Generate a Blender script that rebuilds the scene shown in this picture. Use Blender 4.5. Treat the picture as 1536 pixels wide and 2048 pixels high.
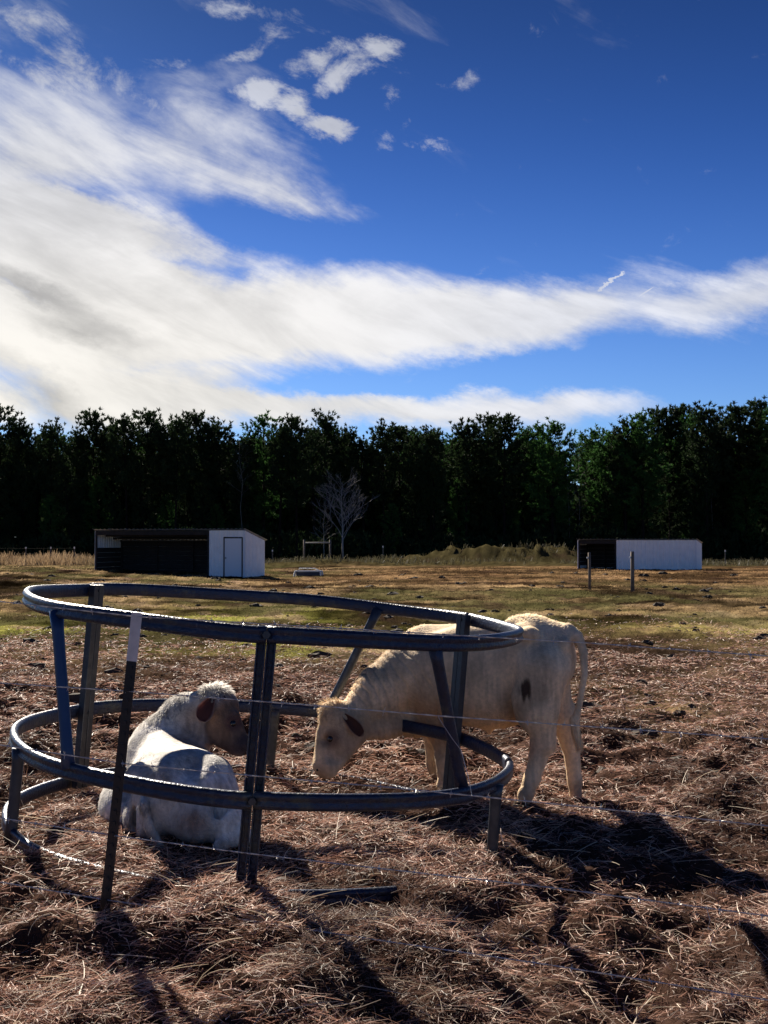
import bpy, math, random
import numpy as np
from mathutils import Vector, Matrix
R_ = math.radians
S = bpy.context.scene
for o in list(bpy.data.objects): bpy.data.objects.remove(o)
# ------------------------------------------------------------------ camera, light
F = 2400.0                       # focal length in photograph pixels (2048 high)
PITCH = math.atan(63 / F)
cam_d = bpy.data.cameras.new('camera'); cam = bpy.data.objects.new('camera', cam_d)
S.collection.objects.link(cam); S.camera = cam
cam_d.sensor_fit = 'VERTICAL'; cam_d.sensor_height = 36; cam_d.lens = F / 2048 * 36
cam_d.clip_start = .05; cam_d.clip_end = 3000
cam.location = (0, 0, 1.6); cam.rotation_euler = (math.pi / 2 + PITCH, 0, 0)
S.view_settings.view_transform = 'Standard'; S.view_settings.look = 'None'
S.view_settings.exposure = 1.25; S.view_settings.gamma = 1; S.view_settings.use_curve_mapping = False
SUN_AZ, SUN_EL = R_(-25), R_(31)       # left of the viewing direction, low
sund = Vector((math.sin(SUN_AZ) * math.cos(SUN_EL), math.cos(SUN_AZ) * math.cos(SUN_EL), math.sin(SUN_EL)))
sl = bpy.data.lights.new('sun', 'SUN'); sun = bpy.data.objects.new('sun', sl); S.collection.objects.link(sun)
sl.energy = 5.0; sl.angle = R_(.5); sl.color = (1, .9, .76)
sun.rotation_euler = sund.to_track_quat('Z', 'Y').to_euler(); sun.location = (-20, 30, 30)
SKY_STRENGTH = .05

def azel(px, py):
    v = (1024 - py) / F; c, s = math.cos(PITCH), math.sin(PITCH)
    d = Vector(((px - 768) / F, c - s * v, s + c * v)).normalized()
    return math.atan2(d.x, d.y), math.asin(d.z)
def P(px, py, Y):
    v = (1024 - py) / F; c, s = math.cos(PITCH), math.sin(PITCH)
    k = Y / (c - s * v)
    return np.array([(px - 768) / F * k, Y, 1.6 + (s + c * v) * k])

W = bpy.data.worlds.new('World'); S.world = W; W.use_nodes = True
nt = W.node_tree; nt.nodes.clear()
def N(t, **kw):
    n = nt.nodes.new(t)
    for k, v in kw.items(): setattr(n, k, v)
    return n
def put(sock, v):
    if hasattr(v, 'is_output'): nt.links.new(v, sock)
    else: sock.default_value = v
def MA(op, a, b=0.0, c=0.0, clamp=False):
    n = N('ShaderNodeMath', operation=op, use_clamp=clamp)
    put(n.inputs[0], a); put(n.inputs[1], b)
    if op in ('MULTIPLY_ADD', 'SMOOTH_MAX'): put(n.inputs[2], c)
    return n.outputs[0]
def RANGE(v, a, b, c=0.0, d=1.0, t='SMOOTHSTEP'):
    n = N('ShaderNodeMapRange', interpolation_type=t)
    put(n.inputs[0], v); n.inputs[1].default_value = a; n.inputs[2].default_value = b
    n.inputs[3].default_value = c; n.inputs[4].default_value = d
    return n.outputs[0]
def MIXC(f, a, b):
    n = N('ShaderNodeMix', data_type='RGBA'); put(n.inputs[0], f); put(n.inputs[6], a); put(n.inputs[7], b)
    return n.outputs[2]
def build_world():
    tc = N('ShaderNodeTexCoord'); sep = N('ShaderNodeSeparateXYZ'); nt.links.new(tc.outputs['Generated'], sep.inputs[0])
    x, y, z = sep.outputs
    az = MA('ARCTAN2', x, y); el = MA('ARCSINE', z)
    cmb = N('ShaderNodeCombineXYZ'); put(cmb.inputs[0], az); put(cmb.inputs[1], el); A = cmb.outputs[0]
    def noise(scale, detail, rough, sx=1, sy=1, rot=0, dist=0, off=0):
        m = N('ShaderNodeMapping', vector_type='TEXTURE'); put(m.inputs[0], A)
        m.inputs['Rotation'].default_value = (0, 0, rot); m.inputs['Scale'].default_value = (sx, sy, 1)
        m.inputs['Location'].default_value = (off, off * .7, 0)
        n = N('ShaderNodeTexNoise'); put(n.inputs['Vector'], m.outputs[0])
        n.inputs['Scale'].default_value = scale; n.inputs['Detail'].default_value = detail
        n.inputs['Roughness'].default_value = rough; n.inputs['Distortion'].default_value = dist
        return n.outputs[0], n.outputs[1]
    # warped coordinates give the ragged, combed edges
    _, wc = noise(9, 9, .68, 1.4, .8, R_(-12)); 
    vm = N('ShaderNodeVectorMath', operation='SUBTRACT'); put(vm.inputs[0], wc); vm.inputs[1].default_value = (.5, .5, .5)
    vs = N('ShaderNodeVectorMath', operation='MULTIPLY'); put(vs.inputs[0], vm.outputs[0]); vs.inputs[1].default_value = (.10, .06, 0)
    va = N('ShaderNodeVectorMath', operation='ADD'); put(va.inputs[0], A); put(va.inputs[1], vs.outputs[0]); Wv = va.outputs[0]
    def blob(px, py, rx, ry, rot, w, coord=Wv):
        a, e = azel(px, py)
        m = N('ShaderNodeMapping', vector_type='TEXTURE'); put(m.inputs[0], coord)
        m.inputs['Location'].default_value = (a, e, 0); m.inputs['Rotation'].default_value = (0, 0, -R_(rot))
        m.inputs['Scale'].default_value = (rx / F, ry / F, 1)
        g = N('ShaderNodeTexGradient', gradient_type='SPHERICAL'); put(g.inputs[0], m.outputs[0])
        return MA('MULTIPLY', g.outputs[1], w)
    soft = [(60, 620, 560, 270, 0, 1.6), (420, 650, 420, 165, 0, 1.15), (800, 640, 470, 125, 0, 1.5), (1180, 612, 480, 95, -5, 1.2),
            (1520, 585, 260, 85, -8, 1.1), (150, 470, 430, 95, 8, .8), (420, 478, 260, 40, 7, .45), (120, 420, 420, 120, 4, .55), (60, 300, 240, 160, 0, .35),
            (330, 815, 560, 75, 0, 1.5), (900, 825, 560, 65, 0, 1.4), (1120, 800, 260, 40, 3, .55),
            (330, 310, 480, 130, 6, .50), (540, 345, 280, 105, 16, .5), (590, 395, 240, 40, 10, .5), (160, 170, 300, 130, 6, .34), (60, 40, 160, 80, 0, .3), (420, 130, 260, 60, -10, .3),
            (170, 290, 360, 140, 12, .38), (420, 215, 170, 90, -30, .3), (20, 420, 180, 200, 0, .5), (-500, 400, 700, 400, 0, .9), (2000, 560, 500, 110, -6, .6)]
    f = None
    for b in soft:
        g = blob(*b); f = g if f is None else MA('ADD', f, g)
    for b in [(1000, 735, 420, 34, -3, .45), (700, 775, 330, 24, -1, .7), (150, 372, 200, 36, 4, .55), (780, 480, 420, 60, 0, .25), (70, 790, 190, 60, 30, .55), (60, 590, 150, 34, 28, .8), (340, 510, 200, 24, 6, .45)]:
        f = MA('SUBTRACT', f, blob(*b))
    n1, _ = noise(8, 12, .60, 2.2, .8, R_(-14), .6)
    n2, _ = noise(20, 11, .62, 2.6, .6, R_(-22), .5, 3.1)
    nn = MA('MULTIPLY_ADD', n2, .35, MA('MULTIPLY', n1, .65))
    f1 = MA('ADD', f, MA('MULTIPLY_ADD', nn, 3.5, -1.90))
    cov1 = RANGE(f1, .0, 1.15, 0, .96)
    # free wisps for the sky out of the picture as well
    puff = [(150, 150, 200, 80, 10, 1.1), (50, 45, 120, 55, 0, .9), (490, 16, 140, 30, 0, .9), (545, 65, 95, 45, 0, .6), (470, 104, 62, 24, -12, 1),
            (385, 118, 110, 30, 0, .5), (632, 113, 100, 40, -5, 1.5), (692, 150, 80, 46, -15, 1.5), (757, 100, 74, 30, 6, 1.4), (525, 182, 84, 44, 0, 1.5),
            (592, 200, 76, 40, 8, 1.4), (640, 242, 90, 38, 20, 1.5), (790, 205, 26, 42, -25, .8), (870, 292, 80, 20, 8, .9), (775, 288, 46, 36, 0, .6),
            (900, 182, 74, 30, -18, .7), (820, 250, 26, 60, -40, .5), (300, 190, 200, 60, 20, .6)]
    g2 = None
    for b in puff:
        q = blob(*b); g2 = q if g2 is None else MA('MAXIMUM', g2, q)
    n3, _ = noise(30, 12, .7, 1.5, .9, R_(-15), .5, 1.7)
    f2 = MA('ADD', g2, MA('MULTIPLY_ADD', n3, 2.5, -1.56))
    cov2 = MA('MULTIPLY', RANGE(f2, .0, .9), .85)
    cov = MA('MAXIMUM', cov1, cov2)
    # two short contrails
    ct = MA('MAXIMUM', MA('MULTIPLY', blob(1212, 560, 40, 5, -42, 1.6), 1.0), blob(1122, 668, 42, 2.6, -26, 1.6, A))
    ct = MA('MAXIMUM', ct, blob(1290, 585, 34, 3, -30, .9, A))
    cov = MA('MAXIMUM', cov, RANGE(ct, .1, .6, 0, .8))
    # blue sky
    sky = N('ShaderNodeTexSky', sky_type='NISHITA'); sky.sun_disc = False
    sky.sun_elevation = SUN_EL; sky.sun_rotation = SUN_AZ; sky.altitude = 200; sky.air_density = 1.0; sky.dust_density = .3; sky.ozone_density = 2.5
    tint = N('ShaderNodeMix', data_type='RGBA', blend_type='MULTIPLY'); tint.inputs[0].default_value = 1
    put(tint.inputs[6], sky.outputs[0]); put(tint.inputs[7], MIXC(RANGE(el, R_(1), R_(20)), (.38, .56, .90, 1), (.19, .40, .90, 1)))
    deep = N('ShaderNodeVectorMath', operation='SCALE'); put(deep.inputs[0], tint.outputs[2]); put(deep.inputs['Scale'], RANGE(el, R_(2), R_(29), 1, .33))
    # angle to the sun: forward scattering brightens and warms cloud
    dp = N('ShaderNodeVectorMath', operation='DOT_PRODUCT'); nv = N('ShaderNodeVectorMath', operation='NORMALIZE')
    put(nv.inputs[0], tc.outputs['Generated']); put(dp.inputs[0], nv.outputs[0]); dp.inputs[1].default_value = sund
    near = RANGE(dp.outputs['Value'], .70, .97)
    k = .43 / SKY_STRENGTH
    low = RANGE(el, R_(24), R_(4))
    warm = MA('MULTIPLY', near, low)
    ccol = MIXC(warm, (.80 * k, .83 * k, .93 * k, 1), (1.0 * k, .935 * k, .80 * k, 1))
    shade = RANGE(MA('MULTIPLY_ADD', nn, 1.0, MA('MULTIPLY', blob(90, 585, 130, 40, 25, .10), -1)), .34, .62, .72, 1.05)
    sh2 = MA('SUBTRACT', shade, MA('ADD', blob(85, 590, 190, 30, 25, .24), MA('ADD', blob(90, 790, 200, 55, 32, .40), blob(170, 670, 160, 28, 10, .3))))
    cc = N('ShaderNodeVectorMath', operation='SCALE'); put(cc.inputs[0], ccol); put(cc.inputs['Scale'], MA('MULTIPLY', sh2, RANGE(el, R_(27), R_(12), .66, 1)))
    col = MIXC(cov, deep.outputs[0], cc.outputs[0])
    bg = N('ShaderNodeBackground'); put(bg.inputs[0], col); bg.inputs[1].default_value = SKY_STRENGTH
    out = N('ShaderNodeOutputWorld'); nt.links.new(bg.outputs[0], out.inputs[0])
build_world()

# ------------------------------------------------------------------ helpers
rng = np.random.default_rng(11); random.seed(5)
C = S.collection
def tag(o, label=None, cat=None, group=None, kind=None):
    for k, v in (('label', label), ('category', cat), ('group', group), ('kind', kind)):
        if v: o[k] = v
    return o
def empty(name, loc, label, cat, group=None, rz=0):
    o = bpy.data.objects.new(name, None); C.objects.link(o); o.location = loc; o.rotation_euler = (0, 0, rz)
    o.empty_display_size = .2
    return tag(o, label, cat, group)
def mesh_np(name, V, faces_list, mats, smooth=False, mat_index=None):
    """faces_list: list of int arrays (n,3) or (n,4)"""
    me = bpy.data.meshes.new(name)
    V = np.asarray(V, np.float32)
    loops = np.concatenate([np.asarray(f, np.int32).ravel() for f in faces_list])
    tot = np.concatenate([np.full(len(f), np.asarray(f).shape[1], np.int32) for f in faces_list])
    start = np.concatenate([[0], np.cumsum(tot)[:-1]]).astype(np.int32)
    me.vertices.add(len(V)); me.vertices.foreach_set('co', V.ravel())
    me.loops.add(len(loops)); me.loops.foreach_set('vertex_index', loops)
    me.polygons.add(len(tot)); me.polygons.foreach_set('loop_start', start); me.polygons.foreach_set('loop_total', tot)
    if smooth: me.polygons.foreach_set('use_smooth', np.ones(len(tot), bool))
    for m in (mats if isinstance(mats, (list, tuple)) else [mats]): me.materials.append(m)
    if mat_index is not None: me.polygons.foreach_set('material_index', np.asarray(mat_index, np.int32))
    me.update(calc_edges=True); me.validate()
    return me
def vcol(me, name, col):
    a = me.color_attributes.new(name, 'FLOAT_COLOR', 'POINT')
    c = np.ones((len(me.vertices), 4), np.float32); c[:, :3] = col; a.data.foreach_set('color', c.ravel())
def link(name, me, parent=None, loc=None):
    o = bpy.data.objects.new(name, me); C.objects.link(o)
    if parent: o.parent = parent
    if loc is not None: o.location = loc
    return o
class MB:
    def __init__(s): s.v = []; s.f = []
    def add(s, vs, fs):
        b = len(s.v); s.v += [tuple(map(float, q)) for q in vs]; s.f += [tuple(i + b for i in q) for q in fs]
    def box(s, c, d, M=None):
        x, y, z = [k / 2 for k in d]; vs = []
        for i in (-1, 1):
            for j in (-1, 1):
                for k in (-1, 1):
                    p = Vector((i * x, j * y, k * z)); p = (M @ p) if M else p
                    vs.append((p.x + c[0], p.y + c[1], p.z + c[2]))
        s.add(vs, [(0, 1, 3, 2), (4, 6, 7, 5), (0, 4, 5, 1), (2, 3, 7, 6), (0, 2, 6, 4), (1, 5, 7, 3)])
    def sweep(s, pts, prof, ups=None, closed=False, cap=True, scale=None):
        """sweep a profile [(side, up)] along pts"""
        n = len(pts); m = len(prof); pts = [Vector(p) for p in pts]; vs = []
        for i, p in enumerate(pts):
            a = pts[i - 1] if (i or closed) else p; b = pts[(i + 1) % n] if (i < n - 1 or closed) else p
            t = (b - a).normalized(); u = Vector(ups[i] if ups and isinstance(ups, list) else (ups or (0, 0, 1)))
            if abs(t.dot(u)) > .98: u = Vector((0, 1, 0)) if abs(t.y) < .9 else Vector((1, 0, 0))
            sd = t.cross(u).normalized(); u = sd.cross(t).normalized(); k = scale[i] if scale else 1
            vs += [p + sd * (q[0] * k) + u * (q[1] * k) for q in prof]
        fs = []
        for i in range(n if closed else n - 1):
            for j in range(m):
                a, b = i * m + j, i * m + (j + 1) % m; c, d = ((i + 1) % n) * m + (j + 1) % m, ((i + 1) % n) * m + j
                fs.append((a, b, c, d))
        if cap and not closed: fs += [tuple(range(m))[::-1], tuple(range((n - 1) * m, n * m))]
        s.add(vs, fs)
    def tube(s, pts, r, k=8, scale=None, cap=True):
        s.sweep(pts, [(r * math.cos(2 * math.pi * i / k), r * math.sin(2 * math.pi * i / k)) for i in range(k)], scale=scale, cap=cap)
    def obj(s, name, mat, parent=None, smooth=False, bevel=0):
        me = bpy.data.meshes.new(name); me.from_pydata(s.v, [], s.f); me.materials.append(mat)
        if smooth: me.polygons.foreach_set('use_smooth', [True] * len(me.polygons))
        me.update(); o = link(name, me, parent)
        if bevel:
            b = o.modifiers.new('bevel', 'BEVEL'); b.width = bevel; b.segments = 2; b.limit_method = 'ANGLE'
        return o

def mat(name, col=(.5, .5, .5), rough=.7, metal=0, spec=.5, attr=None, n_scale=0, n_amt=0, bump=0, bscale=40, trans=0, col2=None, c2_scale=5, c2_lo=.45, c2_hi=.6, coord='Object'):
    m = bpy.data.materials.new(name); m.use_nodes = True; t = m.node_tree; t.nodes.clear()
    def n(k, **kw):
        q = t.nodes.new(k)
        for a, b in kw.items(): setattr(q, a, b)
        return q
    L = t.links.new
    out = n('ShaderNodeOutputMaterial'); bs = n('ShaderNodeBsdfPrincipled'); tc = n('ShaderNodeTexCoord')
    bs.inputs['Roughness'].default_value = rough; bs.inputs['Metallic'].default_value = metal; bs.inputs['Specular IOR Level'].default_value = spec
    if attr:
        a = n('ShaderNodeVertexColor'); a.layer_name = attr; cur = a.outputs[0]
    else:
        a = n('ShaderNodeRGB'); a.outputs[0].default_value = (*col, 1); cur = a.outputs[0]
    if col2:
        z = n('ShaderNodeTexNoise'); z.inputs['Scale'].default_value = c2_scale; z.inputs['Detail'].default_value = 8; z.inputs['Roughness'].default_value = .65
        L(tc.outputs[coord], z.inputs['Vector'])
        r = n('ShaderNodeMapRange'); L(z.outputs[0], r.inputs[0]); r.inputs[1].default_value = c2_lo; r.inputs[2].default_value = c2_hi
        x = n('ShaderNodeMix', data_type='RGBA'); L(r.outputs[0], x.inputs[0]); L(cur, x.inputs[6]); x.inputs[7].default_value = (*col2, 1); cur = x.outputs[2]
    if n_amt:
        z = n('ShaderNodeTexNoise'); z.inputs['Scale'].default_value = n_scale; z.inputs['Detail'].default_value = 6; L(tc.outputs[coord], z.inputs['Vector'])
        r = n('ShaderNodeMapRange'); L(z.outputs[0], r.inputs[0]); r.inputs[1].default_value = .3; r.inputs[2].default_value = .7
        r.inputs[3].default_value = 1 - n_amt; r.inputs[4].default_value = 1 + n_amt
        x = n('ShaderNodeVectorMath', operation='SCALE'); L(cur, x.inputs[0]); L(r.outputs[0], x.inputs['Scale']); cur = x.outputs[0]
    L(cur, bs.inputs['Base Color'])
    if bump:
        z = n('ShaderNodeTexNoise'); z.inputs['Scale'].default_value = bscale; z.inputs['Detail'].default_value = 8; L(tc.outputs[coord], z.inputs['Vector'])
        b = n('ShaderNodeBump'); b.inputs['Strength'].default_value = bump; b.inputs['Distance'].default_value = .02
        L(z.outputs[0], b.inputs['Height']); L(b.outputs[0], bs.inputs['Normal'])
    if trans:
        tr = n('ShaderNodeBsdfTranslucent'); L(cur, tr.inputs[0]); mx = n('ShaderNodeMixShader'); mx.inputs[0].default_value = trans
        L(bs.outputs[0], mx.inputs[1]); L(tr.outputs[0], mx.inputs[2]); L(mx.outputs[0], out.inputs[0])
    else: L(bs.outputs[0], out.inputs[0])
    return m

# value noise in numpy
_lat = rng.random((256, 256)).astype(np.float32)
def vn(x, y):
    xi = np.floor(x).astype(int); yi = np.floor(y).astype(int); fx = x - xi; fy = y - yi
    fx = fx * fx * (3 - 2 * fx); fy = fy * fy * (3 - 2 * fy)
    a = _lat[xi & 255, yi & 255]; b = _lat[(xi + 1) & 255, yi & 255]; c = _lat[xi & 255, (yi + 1) & 255]; d = _lat[(xi + 1) & 255, (yi + 1) & 255]
    return (a * (1 - fx) + b * fx) * (1 - fy) + (c * (1 - fx) + d * fx) * fy
def fbm(x, y, o=4, g=.5):
    s = 0; a = 1; t = 0
    for i in range(o):
        s = s + a * vn(x * 2 ** i + 17.3 * i, y * 2 ** i + 9.1 * i); t += a; a *= g
    return s / t
def sst(a, b, x):
    t = np.clip((x - a) / (b - a), 0, 1); return t * t * (3 - 2 * t)

# ------------------------------------------------------------------ terrain
def ground_z(x, y):
    x = np.asarray(x, float); y = np.asarray(y, float); r = np.hypot(x, y)
    nearw = 1 - sst(10, 26, r)
    z = nearw * (-.055 * np.clip(x + .7, -3, 1.9) - .012)
    hay = 1 - sst(9, 17, r)
    m = fbm(x * 1.15 + 3.2, y * 1.15 + 1.1, 4, .48) - .5
    m2 = fbm(x * 3.1 + 8, y * 3.1, 3, .5) - .5
    keep = 1 - .75 * np.exp(-(((x + .62) / 1.5) ** 2 + ((y - 6.9) / 1.5) ** 2) ** 2)      # trampled inside the feeder
    z = z + hay * keep * (m * .45 + m2 * .28)
    z = z + (1 - hay) * (1 - sst(60, 110, r)) * ((fbm(x * .55, y * .55, 4) - .5) * .18 + (fbm(x * 2.2, y * 2.2, 4, .6) - .5) * .17)
    # hay lies over the feeder's foot ring except where it shows
    dx = x + .72; dy = y - 6.94; rho = np.hypot(dx, dy); th = np.degrees(np.arctan2(dx, -dy)); zr = -.012 - .0833 * dx + .0095 * dy
    show = np.maximum(sst(-150, -140, th) * sst(-42, -48, th), sst(14, 18, th) * sst(34, 31, th) * .85)
    wt = np.exp(-((rho - 1.42) / (.17 + .05 * show)) ** 2); z = z * (1 - wt) + (zr + .05 + .045 * sst(45, 60, th) * sst(125, 110, th) - .125 * show + .3 * m2 * .11) * wt
    for hx, hy, hz in ((.92, 7.70, -.055), (1.27, 7.97, -.075), (.40, 8.1, -.04), (.36, 8.42, -.03)):
        w = np.exp(-((x - hx) ** 2 + (y - hy) ** 2) / .035); z = z * (1 - w) + hz * w
    # slope beside the left shed
    z = z - .04 * np.clip(x + 10.5, -6, 6) * np.exp(-((y - 62) / 14) ** 2) * (1 - sst(-6, 4, x))
    # earth berms before the wood
    def mound(cx, cy, rx, ry, h):
        return h * np.exp(-(((x - cx) / rx) ** 2 + ((y - cy) / ry) ** 2)) * (1 + 1.5 * (fbm(x * .9 + 5, y * .9, 4, .6) - .5)) * .88
    z = z + mound(7.6, 95, 3.9, 3, 1.35) + mound(13.4, 96, 2.8, 3, 1.35) + mound(2.6, 94, 5, 2.5, .5) + mound(-4.6, 88, 4, 3, .45)
    z = z + mound(8, 88, 7, 2, .30) + sst(100, 140, y) * .3
    return z
def ground_col(x, y):
    r = np.hypot(x, y)[:, None]; n1 = fbm(x * .35 + 4, y * .16 + 2, 4)[:, None]; n2 = fbm(x * 1.7, y * .9, 4)[:, None]; n3 = (fbm(x * 5 + 2, y * 3.2, 3)[:, None] - .5) * 1.3 + .5
    soil = np.array([.044, .026, .020]) * (.75 + .6 * n2)
    dry = np.array([.27, .19, .10]) * (.25 + 1.3 * n3)
    tan = np.array([.40, .28, .19]) * (.5 + .8 * n3)
    green = np.array([.29, .285, .07]) * (.65 + .6 * n3)
    gband = np.exp(-((r - 22) / 6.0) ** 2) * (.35 + .65 * sst(4, -2, x))[:, None] + .22 * np.exp(-((r - 30) / 12) ** 2)
    g = sst(.50, .72, n1 * .6 + n2 * .25 + .35 * gband) * np.clip(gband * 1.4 + .15, 0, 1)
    c = dry * (1 - g) + green * g
    c = c * (1 - .75 * sst(.52, .66, n2 * .6 + n1 * .4)) + tan * .75 * sst(.52, .66, n2 * .6 + n1 * .4)
    st = fbm(x * .28 + 7, y * .55 + 3, 5)[:, None]; c = c * (.12 + 1.15 * sst(.36, .66, st)) * .72
    st2 = fbm(x * .55 + 1, y * .14 + 5, 5)[:, None]; far = sst(30, 50, r); c = c * (1 - far + far * (.15 + 1.3 * sst(.34, .64, st2)))
    olive = np.array([.09, .085, .035]); w_ = sst(.5, .62, fbm(x * .4 + 20, y * .2 + 3, 4))[:, None] * .65 * sst(14, 22, r); c = c * (1 - w_) + olive * (.4 + 1.1 * n3) * w_
    br = sst(40, 55, r) * sst(112, 96, r) * sst(-9, 2, x)[:, None]
    c = c * (1 - .8 * br) + (np.array([.15, .092, .048]) * (.35 + 1.2 * n3) * (.4 + 1.1 * sst(.35, .65, st))) * .8 * br
    bz = sst(82, 87, y)[:, None] * sst(-14, -9, x)[:, None]; c = c * (1 - bz) + np.array([.050, .042, .020]) * (.3 + 1.4 * n3) * bz
    # straw bedded ground near the feeder
    h = 1 - sst(10, 25, r + (n1 - .5) * 16)
    c = c * (1 - h) + soil * h
    patch = sst(.60, .72, fbm(x * .8 + 9, y * .45 + 3, 4))[:, None]
    c = c * (1 - .6 * patch * (1 - h)) + soil * .9 * .6 * patch * (1 - h)
    return np.clip(c, 0, 1)
def build_ground():
    rs = [.3]
    while rs[-1] < 1600:
        r = rs[-1]; rs.append(r * (1.006 if 3.2 < r < 14 else 1.011 if 14 <= r < 125 else 1.06))
    rs = np.array(rs); an = np.concatenate([np.arange(-180, -24, 4.), np.arange(-24, 24, .14), np.arange(24, 180, 4.)])
    A, RR = np.meshgrid(np.radians(an), rs); X = RR * np.sin(A); Y = RR * np.cos(A)
    Z = ground_z(X.ravel(), Y.ravel()); V = np.stack([X.ravel(), Y.ravel(), Z], 1)
    n, m = A.shape; i = np.arange(n - 1)[:, None]; j = np.arange(m)[None]; j2 = (j + 1) % m
    f = np.stack([i * m + j, i * m + j2, (i + 1) * m + j2, (i + 1) * m + j], -1).reshape(-1, 4)
    V = np.concatenate([V, [[0, 0, float(ground_z(0., .3))]]]); c = len(V) - 1
    jj = np.arange(m); f3 = np.stack([np.full(m, c), (jj + 1) % m, jj], 1)
    gm = mat('pasture_soil', attr='gcol', rough=1, spec=0, n_scale=18, n_amt=.35, bump=.8, bscale=26)
    me = mesh_np('ground', V, [f, f3], gm, smooth=True); vcol(me, 'gcol', ground_col(V[:, 0], V[:, 1]))
    o = link('ground', me); tag(o, 'straw-littered pasture ground running back to the wood', kind='structure')
    return o
build_ground()

# ------------------------------------------------------------------ straw and grass
def fan(n, r0, r1, p, half):
    u = rng.random(n); q = 1 + p; r = (r0 ** q + u * (r1 ** q - r0 ** q)) ** (1 / q)
    a = np.radians((rng.random(n) * 2 - 1) * half); return r * np.sin(a), r * np.cos(a), r
def ribbons(name, x, y, z0, L, w, az, pitch, curl, col, material, segs=2, kind='stuff'):
    n = len(x); d = np.stack([np.cos(az) * np.cos(pitch), np.sin(az) * np.cos(pitch), np.sin(pitch)], 1)
    side = np.stack([-np.sin(az), np.cos(az), np.zeros(n)], 1)
    roll = rng.random(n) * math.pi; up = np.cross(side, d); sd = side * np.cos(roll)[:, None] + up * np.sin(roll)[:, None]
    base = np.stack([x, y, z0], 1); pts = []
    cd = side * (rng.normal(size=n) * curl)[:, None] + np.array([0, 0, -1.]) * np.abs(rng.normal(size=n) * curl * .7)[:, None]
    for k in range(segs + 1):
        t = k / segs; p = base + d * (L * t)[:, None] + cd * (L * t * t)[:, None]; ww = (w * (1 - .55 * t))[:, None] * .5
        pts += [p - sd * ww, p + sd * ww]
    V = np.stack(pts, 1).reshape(-1, 3); m = 2 * (segs + 1); b = np.arange(n)[:, None] * m
    f = np.concatenate([b + np.array([2 * k, 2 * k + 1, 2 * k + 3, 2 * k + 2]) for k in range(segs)])
    me = mesh_np(name, V, [f], material); vcol(me, 'scol', np.repeat(col, m, 0)); return me
m_straw = mat('straw', attr='scol', rough=.6, spec=.35, trans=.25)
def straw_cols(n, x, y):
    base = np.array([[.46, .265, .20], [.62, .41, .32], [.22, .12, .088], [.85, .70, .58], [.08, .045, .035]])
    k = rng.choice(5, n, p=[.28, .22, .22, .10, .18]); c = base[k] * (.7 + .6 * rng.random((n, 1)))
    d = fbm(x * .9 + 30, y * .9, 3); c *= (1 - .55 * sst(.55, .68, d))[:, None]      # darker in noise patches
    return c
def off_rail(x, y):
    dx = x + .72; dy = y - 6.94; rho = np.hypot(dx, dy); th = np.degrees(np.arctan2(dx, -dy))
    show = ((th > -148) & (th < -46)) | ((th > 13) & (th < 35))
    return ~(show & (rho > 1.34) & (rho < 1.54) & (rng.random(len(x)) < .75))
def build_straw():
    n = 450000; x, y, r = fan(n, 3.4, 27, -.62, 25)
    keep = rng.random(n) < np.clip(1 - sst(11, 26, r) + (fbm(x * .5, y * .25, 4) - .5) * 1.6 * sst(11, 16, r), 0, 1) * (.40 + .75 * sst(.38, .58, fbm(x * 1.3 + 3, y * 1.3, 4))); keep &= off_rail(x, y)
    x, y, r = x[keep], y[keep], r[keep]; n = len(x)
    az = rng.random(n) * 6.283; az = np.where(rng.random(n) < .5, az, fbm(x * 1.5, y * 1.5, 2) * 12 + rng.normal(size=n) * .5)
    pitch = np.abs(rng.normal(size=n)) * .38; L = .03 + .085 * rng.random(n) ** 1.8; w = .0031 * (r / 4.5) ** .85 * (.7 + .7 * rng.random(n))
    z = ground_z(x, y) + rng.random(n) * .022 - .006
    me = ribbons('straw_litter', x, y, z, L, w, az, pitch, .55, straw_cols(n, x, y), m_straw)
    tag(link('straw_litter', me), 'loose reddish brown hay strewn around and inside the ring feeder', 'hay', kind='stuff')
    n = 650; x, y, r = fan(n, 3.6, 9, -.5, 20); az = rng.random(n) * 6.283
    c = np.array([.68, .56, .42]) * (.5 + .6 * rng.random((n, 1)))
    me = ribbons('long_stalks', x, y, ground_z(x, y) + .01, .12 + .2 * rng.random(n), .0035 + .002 * rng.random(n), az, np.abs(rng.normal(size=n)) * .3, .35, c, m_straw, 4)
    tag(link('long_stalks', me), 'long pale bent grass stalks lying over the dark hay', 'hay', kind='stuff')
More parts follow.
